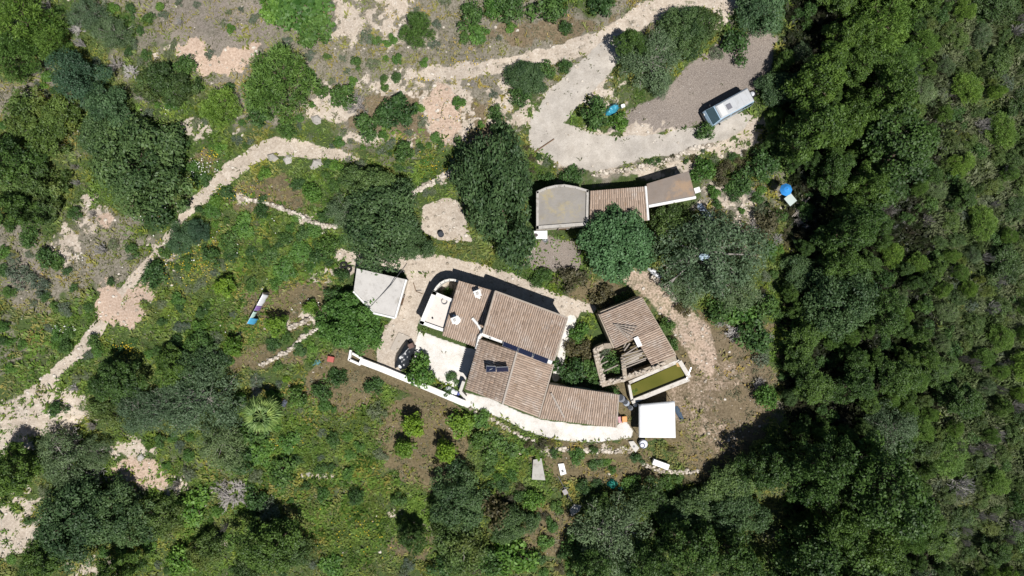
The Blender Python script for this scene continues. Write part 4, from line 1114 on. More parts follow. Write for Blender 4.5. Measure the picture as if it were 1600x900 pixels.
# ---- trees and bushes one by one, left to right along the photo
for a in [
    # upper left
    ('pine', 36, 34, 50), ('pine', 22, 88, 44), ('pine', 78, 62, 34), ('olive', 140, 22, 30), ('olive', 178, 52, 30), ('blue', 122, 122, 42), ('blue', 172, 172, 40, .9),
    ('carob', 216, 258, 76), ('carob', 165, 215, 44), ('macq', 248, 128, 36), ('macq', 282, 140, 28), ('bush', 290, 100, 18), ('macq', 40, 178, 40), ('macq', 70, 214, 36), ('oak', 12, 250, 42),
    ('macq', 96, 185, 36), ('macq', 52, 286, 44), ('oak', 22, 330, 36), ('macq', 62, 322, 30), ('bush', 44, 372, 17), ('bush', 72, 403, 18), ('bush', 90, 412, 12), ('bush', 116, 334, 12), ('grey', 30, 430, 22), ('grey', 60, 445, 18),
    ('pine', 434, 132, 60, .8), ('pine', 345, 168, 34, .7), ('bush', 448, 200, 18), ('bush', 402, 180, 20), ('bright', 470, 22, 48, .6), ('bush', 494, 46, 30, .9), ('bright', 428, 8, 30, .6), ('pine', 652, 46, 29, .8),
    ('bush', 735, 22, 22), ('bright', 768, 12, 16), ('bright', 746, 52, 18, .6), ('bush', 795, 6, 26), ('bush', 860, 8, 30), ('bush', 940, 6, 22), ('bush', 885, 44, 12), ('bush', 622, 172, 29), ('bush', 600, 182, 18), ('bush', 538, 150, 22), ('bush', 574, 196, 22), ('bush', 502, 140, 14), ('bush', 556, 97, 10), ('grey', 582, 100, 11),
    ('bright', 717, 160, 11), ('bush', 619, 120, 9), ('bush', 600, 122, 7), ('bush', 601, 136, 8), ('grey', 572, 58, 12),
    ('carob', 822, 122, 32, .7), ('bush', 812, 150, 18), ('bush', 882, 104, 12), ('bush', 852, 108, 16), ('bush', 775, 178, 14), ('bush', 632, 236, 17, 1.2),
    # by the parking terrace
    ('olive', 1016, 92, 50, .85, 1.0, 'loose green tree with visible limbs'), ('carob', 1066, 46, 38), ('olive', 1030, 126, 24, .8), ('oak', 986, 70, 26), ('macq', 1096, 34, 30), ('blue', 1190, 12, 46, .7), ('bush', 1150, 70, 25), ('grey', 1118, 84, 12),
    ('bush', 930, 178, 25, 1.2, 1, 'spiky dark green bush'), ('bright', 966, 190, 17), ('bush', 1104, 205, 16), ('bush', 895, 272, 19), ('bright', 1098, 266, 21, 1.0), ('bush', 855, 278, 12), ('russet', 1135, 262, 14), ('bush', 1160, 285, 20), ('bush', 1195, 255, 26), ('bright', 1115, 300, 11), ('russet', 1126, 280, 14), ('bush', 1150, 305, 12),
    ('russet', 1200, 345, 26), ('bush', 1218, 338, 12), ('grey', 1188, 330, 12),
    # around the house
    ('carob', 774, 302, 82, 1.25, .80, 'big oval dark green tree', None, 0.15), ('carob', 800, 388, 28, .9), ('bush', 722, 232, 16),
    ('carob', 598, 352, 68, .95), ('carob', 580, 292, 42), ('olive', 545, 330, 34, .8), ('carob', 640, 380, 34), ('bright', 490, 302, 15, 1.3), ('bright', 478, 296, 9), ('bush', 512, 385, 18), ('bush', 498, 400, 16),
    ('ivy', 550, 498, 54), ('bush', 522, 462, 16), ('bright', 657, 579, 26, 1.1), ('bush', 535, 430, 12),
    ('round', 963, 381, 60), ('olive', 1108, 398, 78, 1.0), ('olive', 1150, 440, 46, .9), ('macq', 1046, 350, 34, 1.1, 1, 'brownish dark tangled tree'), ('macq', 1060, 378, 34), ('olive', 1075, 440, 40, .8),
    ('russet', 890, 436, 26), ('bush', 850, 430, 13), ('bush', 838, 440, 12), ('russet', 905, 548, 24), ('bush', 892, 580, 26), ('bright', 905, 520, 17), ('bush', 922, 575, 20), ('bush', 955, 568, 20, .8, 1, 'bush growing inside the ruin walls'), ('grey', 945, 556, 14), ('russet', 880, 610, 17), ('bush', 930, 600, 14), ('bush', 955, 612, 14),
    ('bright', 990, 610, 9), ('bush', 1040, 508, 14), ('bush', 1050, 540, 12), ('bush', 970, 470, 14), ('russet', 940, 462, 22), ('russet', 1068, 480, 16), ('bush', 1180, 525, 30, 1.1), ('bright', 1162, 490, 26), ('bush', 1125, 485, 24), ('bush', 1200, 480, 20), ('grey', 1192, 560, 16),
    ('bush', 700, 455, 8, .8, 1, 'bush inside the curved white wall'), ('grey', 692, 458, 8), ('bush', 700, 612, 9), ('bush', 706, 590, 11, .5),
    # orchard and garden
    ('citrus', 350, 449, 17, .9), ('citrus', 430, 508, 18, 1.0), ('citrus', 365, 541, 17, .9), ('bush', 318, 534, 18), ('citrus', 484, 482, 13, .7), ('citrus', 448, 592, 7, .8), ('bush', 586, 602, 17, .9), ('bush', 528, 590, 17), ('bush', 502, 612, 16), ('bush', 464, 622, 17), ('grey', 590, 645, 16), ('bush', 468, 548, 12, .5),
    ('citrus', 646, 664, 20, 1.0), ('citrus', 632, 701, 17, .9), ('citrus', 697, 705, 19, 1.1), ('citrus', 718, 661, 23, .8), ('bright', 752, 655, 16, .6), ('bush', 770, 690, 26, .7), ('bush', 806, 700, 20, .6), ('bush', 744, 690, 14), 
    ('carob', 718, 782, 48, .9), ('russet', 772, 800, 30, 1.6, 1, 'dark reddish leafy tree'), ('carob', 800, 820, 34, .9), ('bright', 832, 782, 18), ('macq', 720, 850, 46), ('bright', 806, 870, 34), ('bush', 770, 882, 26), ('oak', 645, 838, 24), ('bush', 690, 884, 20), ('bush', 556, 775, 14), ('bush', 622, 780, 13),
    # lower left thickets
    ('olive', 320, 628, 62), ('olive', 262, 640, 46), ('olive', 345, 690, 44), ('oak', 180, 592, 38, .8), ('macq', 170, 640, 30), ('oak', 270, 572, 30, .8), ('olive', 212, 640, 38), ('bush', 305, 540, 20), ('bush', 146, 535, 12), ('carob', 310, 580, 40, .8), ('bush', 375, 720, 24),
    ('olive', 104, 722, 46), ('oak', 26, 738, 40), ('olive', 150, 710, 26), ('carob', 118, 812, 66, .9), ('carob', 180, 806, 52, .9), ('oak', 72, 872, 36), ('oak', 185, 892, 34), ('macq', 262, 810, 34), ('bright', 300, 790, 30, .8), ('macq', 322, 862, 30), ('bright', 285, 876, 26), ('bush', 88, 640, 14),
    ('oak', 420, 852, 46, .8), ('macq', 462, 862, 30), ('macq', 392, 892, 28), ('bright', 520, 888, 22, .6), ('bright', 408, 708, 22, .6), ('bush', 395, 675, 26), ('bright', 452, 690, 18, .6), ('bush', 440, 740, 26, .8), ('bush', 400, 780, 20), ('grey', 420, 795, 20),
    ('bush', 240, 428, 22, .9), ('blue', 285, 372, 26, .6), ('blue', 310, 362, 20, .6), ('bush', 330, 400, 16), ('bush', 358, 380, 18, .6), ('bright', 380, 352, 20, .5), ('bright', 330, 330, 14, .6), ('bush', 420, 400, 18, .5), ('bright', 445, 420, 20, .5), ('bright', 470, 395, 20, .5),
    # bottom middle
    ('olive', 958, 838, 64, .9, 1, 'grey-green tree with many bare pale branches'), ('oak', 922, 886, 36), ('bush', 900, 850, 22, 1.2), ('oak', 938, 790, 24, .7), ('macq', 1010, 775, 30), ('carob', 1075, 805, 42, .8), ('carob', 1140, 756, 42, .7), ('oak', 1080, 860, 46), ('bright', 1040, 800, 22), ('oak', 1010, 880, 40), ('carob', 1150, 800, 46), ('oak', 1145, 870, 46), ('macq', 1196, 705, 28), ('bright', 1196, 620, 20, 1.3), ('oak', 1200, 730, 40),
]:
    plant(*a)
for a in [(560, 165, 24, 1.6, 1, 'bare grey branching dead tree'), (205, 112, 20, 1.0, 3, 'leafless orange-grey dead shrub'), (225, 150, 18, 1.0, 1), (368, 772, 40, 1.0, 0, 'round dead grey bush'), (345, 765, 22, .9, 1), (262, 632, 30, 3.9, 2, 'spray of bare pale branches in the thicket'), (108, 690, 34, 2.6, 1), (960, 838, 50, 4.4, 2, 'spray of bare branches in a tree crown'),
          (120, 45, 18, 1.2, 3), (180, 100, 18, 1.0, 1), (250, 808, 22, 1.6, 1), (150, 740, 24, 1.4, 3), (1148, 520, 22, 1.0, 2, 'bleached tangle of dead branches'), (1125, 505, 13, .7, 3), (1200, 527, 13, .8, 3), (1186, 600, 16, 1.0, 3, 'bleached dead branches at the wood edge'), (1195, 262, 12, .9, 3), (1170, 300, 14, .8, 3), (1180, 352, 13, .9, 3), (1250, 340, 16, 1.0, 1), (1215, 375, 14, .9, 3),
          (1500, 760, 30, 2.4, 3, 'silvery dead branches spread in the wood'), (1380, 335, 24, 4.0, 1), (1590, 820, 22, 2.2, 3), (1540, 700, 20, 2.0, 1), (1100, 405, 40, 4.3, 1, 'bare limbs showing through a crown'), (545, 250, 8, .6, 1), (740, 130, 8, .4, 1)]:
    dead(*a)

# ---- the wood on the right
EDGE_Y = [-80, 0, 60, 110, 170, 235, 262, 300, 345, 390, 430, 500, 560, 640, 690, 740, 980]
EDGE_X = [1255, 1240, 1255, 1190, 1185, 1192, 1248, 1290, 1290, 1235, 1222, 1222, 1228, 1225, 1228, 1225, 1195]
GAPS = [(1262, 34, 30, 42), (1424, 350, 36, 50), (1475, 25, 16, 36), (1385, 440, 30, 20), (1330, 700, 26, 14), (1440, 480, 20, 24), (1385, 535, 28, 22), (1300, 645, 44, 22), (1240, 785, 22, 26), (1590, 785, 18, 36), (1290, 560, 26, 18), (1262, 330, 14, 20)]
pts = []
rgw = random.Random(99)
tries = 0
while tries < 16000:
    tries += 1
    px, py = rgw.uniform(1195, 1665), rgw.uniform(-60, 960)
    far = (px - 1200) / 400
    r = rgw.choice([34, 42, 50, 58, 66]) if px < 1420 else rgw.choice([14, 18, 22, 26, 32])
    if px - r * 0.8 < np.interp(py, EDGE_Y, EDGE_X): continue
    if any(((px - gx_) / (rx + r * .72)) ** 2 + ((py - gy_) / (ry + r * .72)) ** 2 < 1 for gx_, gy_, rx, ry in GAPS): continue
    if any((px - a) ** 2 + (py - b) ** 2 < ((r + q) * (0.66 if px < 1450 else .95)) ** 2 for a, b, q in pts): continue
    pts.append((px, py, r))
tries = 0
while tries < 9000:
    tries += 1
    px, py, r = rgw.uniform(1195, 1450), rgw.uniform(-50, 950), rgw.uniform(14, 22)
    if px - r * 0.6 < np.interp(py, EDGE_Y, EDGE_X): continue
    if any(((px - gx_) / (rx + r * .5)) ** 2 + ((py - gy_) / (ry + r * .5)) ** 2 < 1 for gx_, gy_, rx, ry in GAPS): continue
    if any((px - a) ** 2 + (py - b) ** 2 < ((r + q) * 0.72) ** 2 for a, b, q in pts): continue
    pts.append((px, py, r))
WHATWOOD = {'oak': ['dark leafy tree', 'dense dark green tree', 'shadowy green tree'], 'pine': ['yellowish green pine', 'loose green pine'], 'macq': ['tangled olive green shrub', 'scrubby green thicket'], 'olive': ['grey-green sparse tree'], 'carob': ['broad dark tree']}
for px, py, r in pts:
    u = rgw.random()
    if px < 1400: k = 'oak' if u < .72 else 'pine' if u < .84 else 'carob' if u < .93 else 'olive'
    elif px < 1480: k = 'oak' if u < .40 else 'pine' if u < .72 else 'macq' if u < .9 else 'olive'
    else: k = 'macq' if u < .52 else 'pine' if u < .85 else 'olive' if u < .93 else 'oak'
    plant(k, px, py, r, rgw.uniform(.75, 1.25) if px < 1450 else rgw.uniform(.5, .85), rgw.uniform(.88, 1.14), rgw.choice(WHATWOOD[k]) + (' in the wood' if px < 1450 else ' on the scrubby slope'))

for k in range(34):
    px, py = rgw.uniform(1440, 1600), rgw.uniform(0, 900)
    dead(px, py, rgw.uniform(8, 18), rgw.uniform(1.4, 2.6), 1 + k % 3, 'leafless grey shrub on the scrubby slope')
for k in range(22):
    px, py = (rgw.uniform(10, 300), rgw.uniform(10, 430)) if k < 12 else (rgw.uniform(60, 420), rgw.uniform(600, 880))
    dead(px, py, rgw.uniform(7, 14), rgw.uniform(.8, 2.2), k % 4, 'leafless grey shrub')
for gx_, gy_, rx, ry in GAPS:
    for k in range(3):
        plant('bush', gx_ + rgw.uniform(-.5, .5) * rx, gy_ + rgw.uniform(-.5, .5) * ry, rgw.uniform(7, 13), rgw.uniform(.8, 1.6), 1.0, 'small shaded bush')
# ---- scattered small bushes, individual plants in the scrub
def free(px, py, m):
    return not any((px - a) ** 2 + (py - b) ** 2 < (q * 0.75 + m) ** 2 for a, b, q in TAKEN)
BUILT = [[(548, 412), (642, 428), (626, 508), (545, 462)], [(648, 430), (720, 428), (895, 490), (975, 610), (975, 690), (900, 692), (722, 640), (640, 580), (640, 500)],
         [(830, 284), (1092, 262), (1094, 325), (925, 362), (830, 366)], [(925, 460), (1006, 458), (1085, 590), (1062, 690), (985, 692), (975, 625), (936, 606)],
         [(540, 540), (730, 620), (728, 640), (540, 575)], [(1085, 120), (1190, 120), (1190, 210), (1085, 210)]]
FOOT = [BUILT[0], [(650, 506), (672, 448), (690, 432), (716, 434), (890, 496), (868, 563), (862, 600), (970, 615), (966, 672), (845, 657), (724, 614), (722, 545)], BUILT[2],
        [(934, 490), (1002, 462), (1082, 588), (1060, 628), (1059, 688), (994, 688), (984, 632), (940, 606), (926, 546)], [(542, 545), (728, 626), (726, 638), (542, 570)]]
rgs = random.Random(31)
ZONES = [((0, 0, 800, 230), 90, ('bush', 'grey', 'grey', 'bright'), (5, 11)), ((0, 380, 560, 560), 60, ('bush', 'bright', 'grey', 'bush'), (6, 13)), ((230, 250, 540, 420), 40, ('bright', 'bush', 'bush'), (6, 13)),
         ((0, 560, 720, 900), 62, ('bright', 'bright', 'bush', 'grey'), (6, 14)), ((1090, 250, 1290, 620), 45, ('bush', 'russet', 'grey', 'bright'), (5, 12)), ((720, 690, 1100, 900), 55, ('bush', 'bright', 'russet', 'bush'), (7, 15)), ((800, 230, 1200, 290), 20, ('bush', 'russet', 'grey'), (4, 8)), ((560, 180, 760, 300), 25, ('bush', 'bright', 'grey'), (5, 10)), ((1450, 0, 1600, 900), 60, ('macq', 'bush', 'grey'), (8, 16))]
for (x0, y0, x1, y1), cnt, kinds, (ra, rb) in ZONES:
    k = 0; t = 0
    while k < cnt and t < cnt * 14:
        t += 1
        px, py, r = rgs.uniform(x0, x1), rgs.uniform(y0, y1), rgs.uniform(ra, rb)
        if not free(px, py, r * .6): continue
        if any(polyd(np.array([px]), np.array([py]), b)[0] > -r for b in BUILT): continue
        c = classes(np.array([px]), np.array([py]))
        bad = max(float(c['conc'][0]), max(float(v[0]) for v in c['f'].values()), float(c['soil'][0]) * .75, float(c['pink'][0]) * .9)
        if bad > 0.3 + 0.15 * rgs.random(): continue
        if float(c['brown'][0]) > .55 and rgs.random() < .85: continue
        if 600 < px < 760 and 630 < py < 770: continue
        if ((px - 590) / 90) ** 2 + ((py - 815) / 75) ** 2 < 1: continue
        if 1050 < px < 1175 and 530 < py < 730: continue
        plant(rgs.choice(kinds), px, py, r, rgs.uniform(.6, 1.0), rgs.uniform(.85, 1.2)); k += 1

# ---- fan palm: every frond is a part
palm = thing('fan_palm', 'fan palm with a star of pale green fronds, seen from above', 'palm', None or (0, 0, 0))
pb = G(409, 648, 2.8); pb.z = float(zt(pb.x, pb.y)); palm.location = pb
def frond(seed):
    rg = random.Random(seed); mb = MB(); n = 13
    L = 0.85
    mb.tube([(0, 0, 0), (L * .5, 0, .06), (L, 0, .02)], [.03, .022, .018], 4, tone=.9)
    for i in range(n):
        a = (i / (n - 1) - .5) * 2.5
        l = .95 * (1 - .16 * abs(a)) * rg.uniform(.85, 1.08)
        c, s_ = math.cos(a), math.sin(a)
        base = Vector((L, 0, .02)); w = .055
        mid = base + Vector((c, s_, .04)) * l * .5; tip = base + Vector((c, s_, -.22 - .15 * rg.random())) * l
        px_ = Vector((-s_, c, 0)) * w
        fold = Vector((0, 0, -.05 if i % 2 else .05))
        mb.add([base, mid - px_ + fold, tip, mid + px_ - fold], [(0, 1, 2, 3)], rg.uniform(.15, 1))
    return mb.mesh('frond', L_PALM)
FR = [frond(i) for i in range(4)]
TOP = 2.9
MB().tube([(0, 0, -.4), (0.02, 0, 1.0), (0, 0, TOP)], [.26, .2, .2], 9).build('trunk', BARK, palm, off=(0, 0, 0))
for k in range(30):
    o = link('frond', FR[k % 4], palm)
    tier = k / 30
    o.location = (0, 0, TOP - .05 + .2 * (1 - tier))
    o.rotation_euler = (random.uniform(-.35, .35), math.radians(-58 + 88 * tier ** .8), k * 2.39996 + random.uniform(-.12, .12))
    o.scale = [0.92 + .36 * tier + random.uniform(-.06, .06)] * 3

# ---------------------------------------------------------------- grass, herbs, flowers, stones: uncountable cover
def cover(name, n, seed, box, accept, blades, length, width, mat, lift=(.25, 1.0), dryf=None, ztop=0.0):
    rng = np.random.default_rng(seed)
    px = rng.uniform(box[0], box[2], n); py = rng.uniform(box[1], box[3], n)
    x = (px - 800) / 16; y = (450 - py) / 16
    z = zt(x, y)
    qx, qy = topix(x, y, z)
    p, dry = accept(qx, qy)
    ok = rng.random(n) < p
    x, y, z, dry = x[ok], y[ok], z[ok], dry[ok]
    m = len(x)
    size = rng.uniform(.6, 1.4, m) * (0.6 + 0.9 * vnoise(x * 1.3, y * 1.3, seed))
    tone0 = np.clip(0.5 + (vnoise(x * .9, y * .9, seed + 5) - .5) * 1.1 + rng.normal(0, .12, m), 0, 1)
    a = rng.uniform(0, 6.28, (m, blades)); el = rng.uniform(lift[0], lift[1], (m, blades)); L = length * size[:, None] * rng.uniform(.6, 1.2, (m, blades))
    D = np.stack([np.cos(a) * np.cos(el), np.sin(a) * np.cos(el), np.sin(el)], -1).reshape(-1, 3)
    B0 = np.repeat(np.stack([x, y, z - .01], -1), blades, 0) + np.concatenate([rng.normal(0, length * .35, (m * blades, 2)), np.zeros((m * blades, 1))], 1)
    Lf = L.reshape(-1)
    P = B0 + D * Lf[:, None] * .5
    N = np.cross(D, np.stack([-np.sin(a.reshape(-1)), np.cos(a.reshape(-1)), 0 * a.reshape(-1)], -1))
    N[N[:, 2] < 0] *= -1
    Vv, Ff = leaf_quads(P, N, Lf, width, rng, D)
    tone = np.clip(np.repeat(tone0, blades) + rng.normal(0, .15, m * blades), 0, 1)
    me = np_mesh(name, Vv, Ff, tone=tone, dry=np.repeat(dry, blades) * rng.uniform(.5, 1.1, m * blades).clip(0, 1), mat=mat)
    return link(name, me, kind='stuff')

def bare(qx, qy):
    c = classes(qx, qy)
    b = np.maximum.reduce([c['soil'], c['pink'], c['conc'], c['gravel'] * .85] + [v for v in c['f'].values()])
    for poly in FOOT:
        b = np.maximum(b, sstep(-5, -1, polyd(qx, qy, poly)))
    return c, b
def acc_grass(qx, qy):
    c, b = bare(qx, qy)
    patch = fbm(qx, qy, 22, 4, 71)
    p = (1 - b) * (0.25 + 0.75 * c['green']) * (1 - .82 * c['brown']) * sstep(.28, .5, patch + .1 * c['green'])
    p = p * (1 - .97 * c['wood'])
    dry = np.clip(.08 + .75 * (1 - c['green']) + .6 * c['brown'] + (fbm(qx, qy, 55, 4, 81) - .5) * 1.5, 0, 1)
    return p, dry
def acc_dry(qx, qy):
    c, b = bare(qx, qy)
    p = (1 - .8 * c['wood']) * (1 - b * .9) * np.clip((1 - c['green']) + .55 * c['brown'] + .12, 0, 1) * sstep(.3, .55, fbm(qx, qy, 15, 4, 91))
    return p, 0.55 + 0 * qx
L_GRASS = leaf_mat('grass_blades', (0.048, 0.109, 0.020), (0.185, 0.299, 0.061), straw=(0.330, 0.292, 0.117), transl=.3, drift=(1.5, 1.15, .9))
L_DRY = leaf_mat('dry_scrub_blades', (0.085, 0.080, 0.045), (0.260, 0.235, 0.150), straw=(0.16, 0.165, 0.085), transl=.15)
cover('grass', 95000, 3, (-60, -40, 1660, 940), acc_grass, 5, .34, .30, L_GRASS)
cover('dry_scrub', 60000, 4, (-40, -30, 1640, 930), acc_dry, 4, .24, .22, L_DRY)
def acc_herb(qx, qy):
    c, b = bare(qx, qy)
    lush = np.maximum.reduce([blob(qx, qy, 400, 390, 170, 110), blob(qx, qy, 540, 700, 130, 130), blob(qx, qy, 330, 500, 120, 70), blob(qx, qy, 90, 560, 90, 90), blob(qx, qy, 620, 230, 90, 50), blob(qx, qy, 300, 250, 60, 50), blob(qx, qy, 560, 800, 150, 90), blob(qx, qy, 800, 730, 60, 50), blob(qx, qy, 330, 790, 140, 70)])
    p = (1 - b) * (1 - .9 * c['brown']) * sstep(-20, 50, lush + (fbm(qx, qy, 40, 4, 113) - .5) * 90) * sstep(.34, .56, fbm(qx, qy, 16, 4, 111))
    return p, .25 * sstep(.5, .7, fbm(qx, qy, 60, 3, 117))
def acc_scrub(qx, qy):
    slope = sstep(1430, 1490, qx + (fbm(qx, qy, 50, 3, 123) - .5) * 80)
    return slope * sstep(.30, .5, fbm(qx, qy, 24, 4, 121)), np.clip((fbm(qx, qy, 36, 4, 125) - .35) * 2.2, 0, 1)
L_HERB = leaf_mat('herb_leaves', (0.047, 0.101, 0.018), (0.159, 0.265, 0.055), straw=(0.283, 0.276, 0.069), transl=.3)
L_SCRUB = leaf_mat('scrub_leaves', (0.053, 0.084, 0.024), (0.161, 0.228, 0.068), straw=(0.247, 0.258, 0.154), transl=.2)
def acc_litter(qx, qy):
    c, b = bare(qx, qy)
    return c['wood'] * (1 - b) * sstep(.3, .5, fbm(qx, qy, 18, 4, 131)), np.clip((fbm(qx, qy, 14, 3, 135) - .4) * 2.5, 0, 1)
L_UNDER = leaf_mat('shaded_undergrowth_leaves', (0.008, 0.013, 0.004), (0.026, 0.040, 0.011), straw=(0.034, 0.028, 0.017), transl=.15)  # leaf colour darkened so the gaps in the wood look deeply shaded
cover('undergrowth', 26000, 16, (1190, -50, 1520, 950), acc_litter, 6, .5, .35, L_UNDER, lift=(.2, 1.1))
cover('herbs', 60000, 14, (-60, 160, 1000, 940), acc_herb, 5, .32, .5, L_HERB)
cover('low_scrub', 52000, 15, (1400, -60, 1680, 960), acc_scrub, 6, .55, .22, L_SCRUB, lift=(.35, 1.2))
def flower(name, mat, spots, n, seed):
    rng = np.random.default_rng(seed); P = []
    for (cx, cy, rx, ry, k) in spots:
        for _ in range(int(k)):
            q = G(cx + rng.normal(0, rx * .5), cy + rng.normal(0, ry * .5), rng.uniform(.25, .5)); P.append(tuple(q))
    P = np.array(P)
    Vv, Ff = leaf_quads(P, np.array([0, 0, 1.0]) + rng.normal(0, .35, P.shape), rng.uniform(.07, .15, len(P)), .9, rng)
    link(name, np_mesh(name, Vv, Ff, tone=rng.random(len(P)), mat=mat), kind='stuff')
WF = M('white_petals', (0.80, 0.80, 0.74), .8, .05); YF = M('yellow_petals', (0.55, 0.40, 0.03), .8, .2)
flower('white_flowers', WF, [(315, 262, 26, 16, 60), (252, 318, 18, 18, 50), (228, 342, 24, 8, 26), (98, 512, 20, 8, 30), (270, 168, 14, 10, 16), (120, 400, 14, 8, 12), (480, 470, 200, 60, 30), (330, 400, 160, 80, 40)], 0, 5)
flower('yellow_flowers', YF, [(300, 410, 70, 40, 220), (375, 300, 40, 16, 60), (330, 242, 16, 12, 40), (195, 545, 16, 10, 50), (660, 125, 30, 6, 24), (735, 95, 40, 8, 30), (245, 335, 30, 16, 40), (680, 260, 40, 24, 60), (440, 690, 40, 10, 30), (560, 830, 60, 40, 70), (690, 180, 60, 40, 30)], 0, 6)

def stone_cover(name, n, seed, size, mat, fn, pw=2.2):
    rg = random.Random(seed); rng = np.random.default_rng(seed)
    px = rng.uniform(-20, 1240, n * 6); py = rng.uniform(-10, 910, n * 6)
    c, _ = bare(px, py)
    ok = np.where(rng.random(n * 6) < fn(c, px, py))[0][:n]
    mb = MB()
    for i in ok:
        r = size[0] + (size[1] - size[0]) * rg.random() ** pw
        g = G(px[i], py[i], r * .15); mb.rock(g, r, rg)
    me = mb.mesh(name, mat)
    return link(name, me, kind='stuff')
def stone_mat(name, lo, hi):
    m, nt, b = base_mat(name, .95, .1)
    nt.links.new(mixc(nt, 1.0, mixc(nt, attr_n(nt, 'tone'), lo, hi), ramp_n(nt, noise_n(nt, 8, 3, .6, geo_pos(nt)), [(.2, (.75,) * 3), (.8, (1.2,) * 3)]), 'MULTIPLY'), b.inputs['Base Color'])
    return m
SM = stone_mat('loose_stone', (0.30, 0.25, 0.19), (0.66, 0.60, 0.52))
ok_built = lambda px, py: np.where(np.maximum.reduce([polyd(px, py, b) for b in BUILT]) > -3, 0, 1)
stone_cover('stones', 5200, 8, (.04, .22), SM, lambda c, px, py: (np.clip(c['soil'] * 1.0 - c['track'] * .9 + c['pink'] * .5, 0, 1) * .6 + (1 - c['green']) * .06) * (1 - c['conc']) * ok_built(px, py), 3)
stone_cover('gravel', 3000, 9, (.03, .09), stone_mat('gravel_stone', (0.13, 0.11, 0.10), (0.46, 0.42, 0.38)), lambda c, px, py: (c['gravel'] * .7 + c['brown'] * .25) * (1 - c['conc']) * ok_built(px, py))

# ---------------------------------------------------------------- the parked van
VB = M('pale_blue_paint', (0.36, 0.50, 0.62), 0.35, 0.06, 1.5, 0.5)
VW = M('white_roof_paint', (0.46, 0.47, 0.475), 0.5, 0.10, 1.2, 0.4, stain=(0.40, 0.40, 0.385))
VG = M('roof_grey_hatch', (0.16, 0.16, 0.18), 0.5, 0.1)
p = G(1137.5, 168.5, 1.0); z0 = float(zt(p.x, p.y))
van = thing('van', 'old pale blue camper van with a white roof parked on the gravel lot', 'van', (p.x, p.y, z0), math.radians(208.5))
def side(x, z, s):          # body half width shrinks above the belt line
    w = 0.84 if z < 1.1 else 0.84 - (z - 1.1) * 0.16
    return Vector((x - 2.25, s * w, z))
prof = [(0.02, .38), (4.42, .38), (4.50, .75), (4.36, 1.14), (3.72, 1.90), (0.16, 1.92), (0.03, 1.15)]
n = len(prof)
vs = [side(x, z, -1) for x, z in prof] + [side(x, z, 1) for x, z in prof]
body = MB().add(vs, [tuple(range(n)), tuple(range(2 * n - 1, n - 1, -1))] + [(i, i + n, (i + 1) % n + n, (i + 1) % n) for i in range(n)]).build('body', VB, van, off=(0, 0, 0))
bevel(body, .06, 3)
rf = MB().hexa([Vector((x - 2.25, y, 1.90)) for x, y in ((.14, -.69), (3.70, -.68), (3.70, .68), (.14, .69))], [Vector((x - 2.25, y, 2.03)) for x, y in ((.22, -.62), (3.60, -.60), (3.60, .60), (.22, .62))]).build('roof', VW, van, off=(0, 0, 0))
bevel(rf, .05, 3)
fr = MB().box((1.02 - .05, 0, 2.05), (0.62, 1.12, .05)).build('roof_panel', M('roof_white', (.60, .60, .585), .5, .06), rf, off=(0, 0, 0)); bevel(fr, .02)
MB().box((0.28, 0.02, 2.05), (0.46, 0.50, .07)).build('roof_hatch', VG, rf, off=(0, 0, 0))
for x in (-1.7, -1.1, -.5):
    MB().box((x, 0, 2.035), (0.05, 1.05, .02)).build('roof_rib', VW, rf, off=(0, 0, 0))
nrm = Vector((0.76, 0, 0.64)).normalized() * .012
ws = [Vector((1.50, -.66, 1.865)), Vector((1.50, .66, 1.865)), Vector((2.06, .76, 1.20)), Vector((2.06, -.76, 1.20))]
MB().slab([v + nrm * 2 for v in ws], .02).build('windscreen', M('windscreen_glass', (0.06, 0.10, 0.12), 0.08, 0.3, 2.0, 0.6), van, off=(0, 0, 0))
for s in (-1, 1):
    for x0, x1 in ((.25, 1.25), (1.38, 2.42), (2.62, 3.60)):
        q = [side(x, z, s) + Vector((0, s * .012, 0)) for x, z in ((x0, 1.74), (x1 - (.28 if x0 > 2.5 else 0), 1.74), (x1 + (.1 if x0 > 2.5 else 0), 1.22), (x0, 1.22))]
        mb = MB().hexa([v - Vector((0, s * .02, 0)) for v in (q if s > 0 else q[::-1])], q if s > 0 else q[::-1])
        mb.build('side_window', GLASS, van, off=(0, 0, 0))
    MB().lathe([(.13, 0), (.13, .06)], (2.22, s * .55, .85), 12, rot=Matrix.Rotation(math.pi / 2, 3, 'Y')).build('headlight', M('lamp_glass', (0.7, 0.7, 0.68), .15), van, off=(0, 0, 0))
    MB().box((1.55, s * .97, 1.3), (.10, .20, .22)).build('mirror', BLACK, van, off=(0, 0, 0))
    for x in (.85 - 2.25, 3.55 - 2.25):
        R_ = Matrix.Rotation(math.pi / 2, 3, 'X')
        w = MB().ring((x, s * .74, .33), .24, .10, 18, 8, R_).build('wheel', RUBBER, van, off=(0, 0, 0))
        MB().lathe([(.02, -.07), (.17, -.06), (.17, .06), (.02, .07)], (x, s * .74, .33), 14, rot=R_).build('rim', ALU, w, off=(0, 0, 0))
MB().box((2.28, 0, .45), (.12, 1.72, .18)).build('bumper', BLACK, van, off=(0, 0, 0))
MB().box((-2.28, 0, .45), (.12, 1.70, .18)).build('bumper', BLACK, van, off=(0, 0, 0))
MB().box((-2.22, 0, 1.45), (.04, 1.2, .45)).build('rear_window', GLASS, van, off=(0, 0, 0))
sw = MB().ring((-2.62, -.05, 1.05), .28, .09, 18, 8, Matrix.Rotation(.35, 3, 'Y')).build('spare_wheel', RUBBER, van, off=(0, 0, 0))
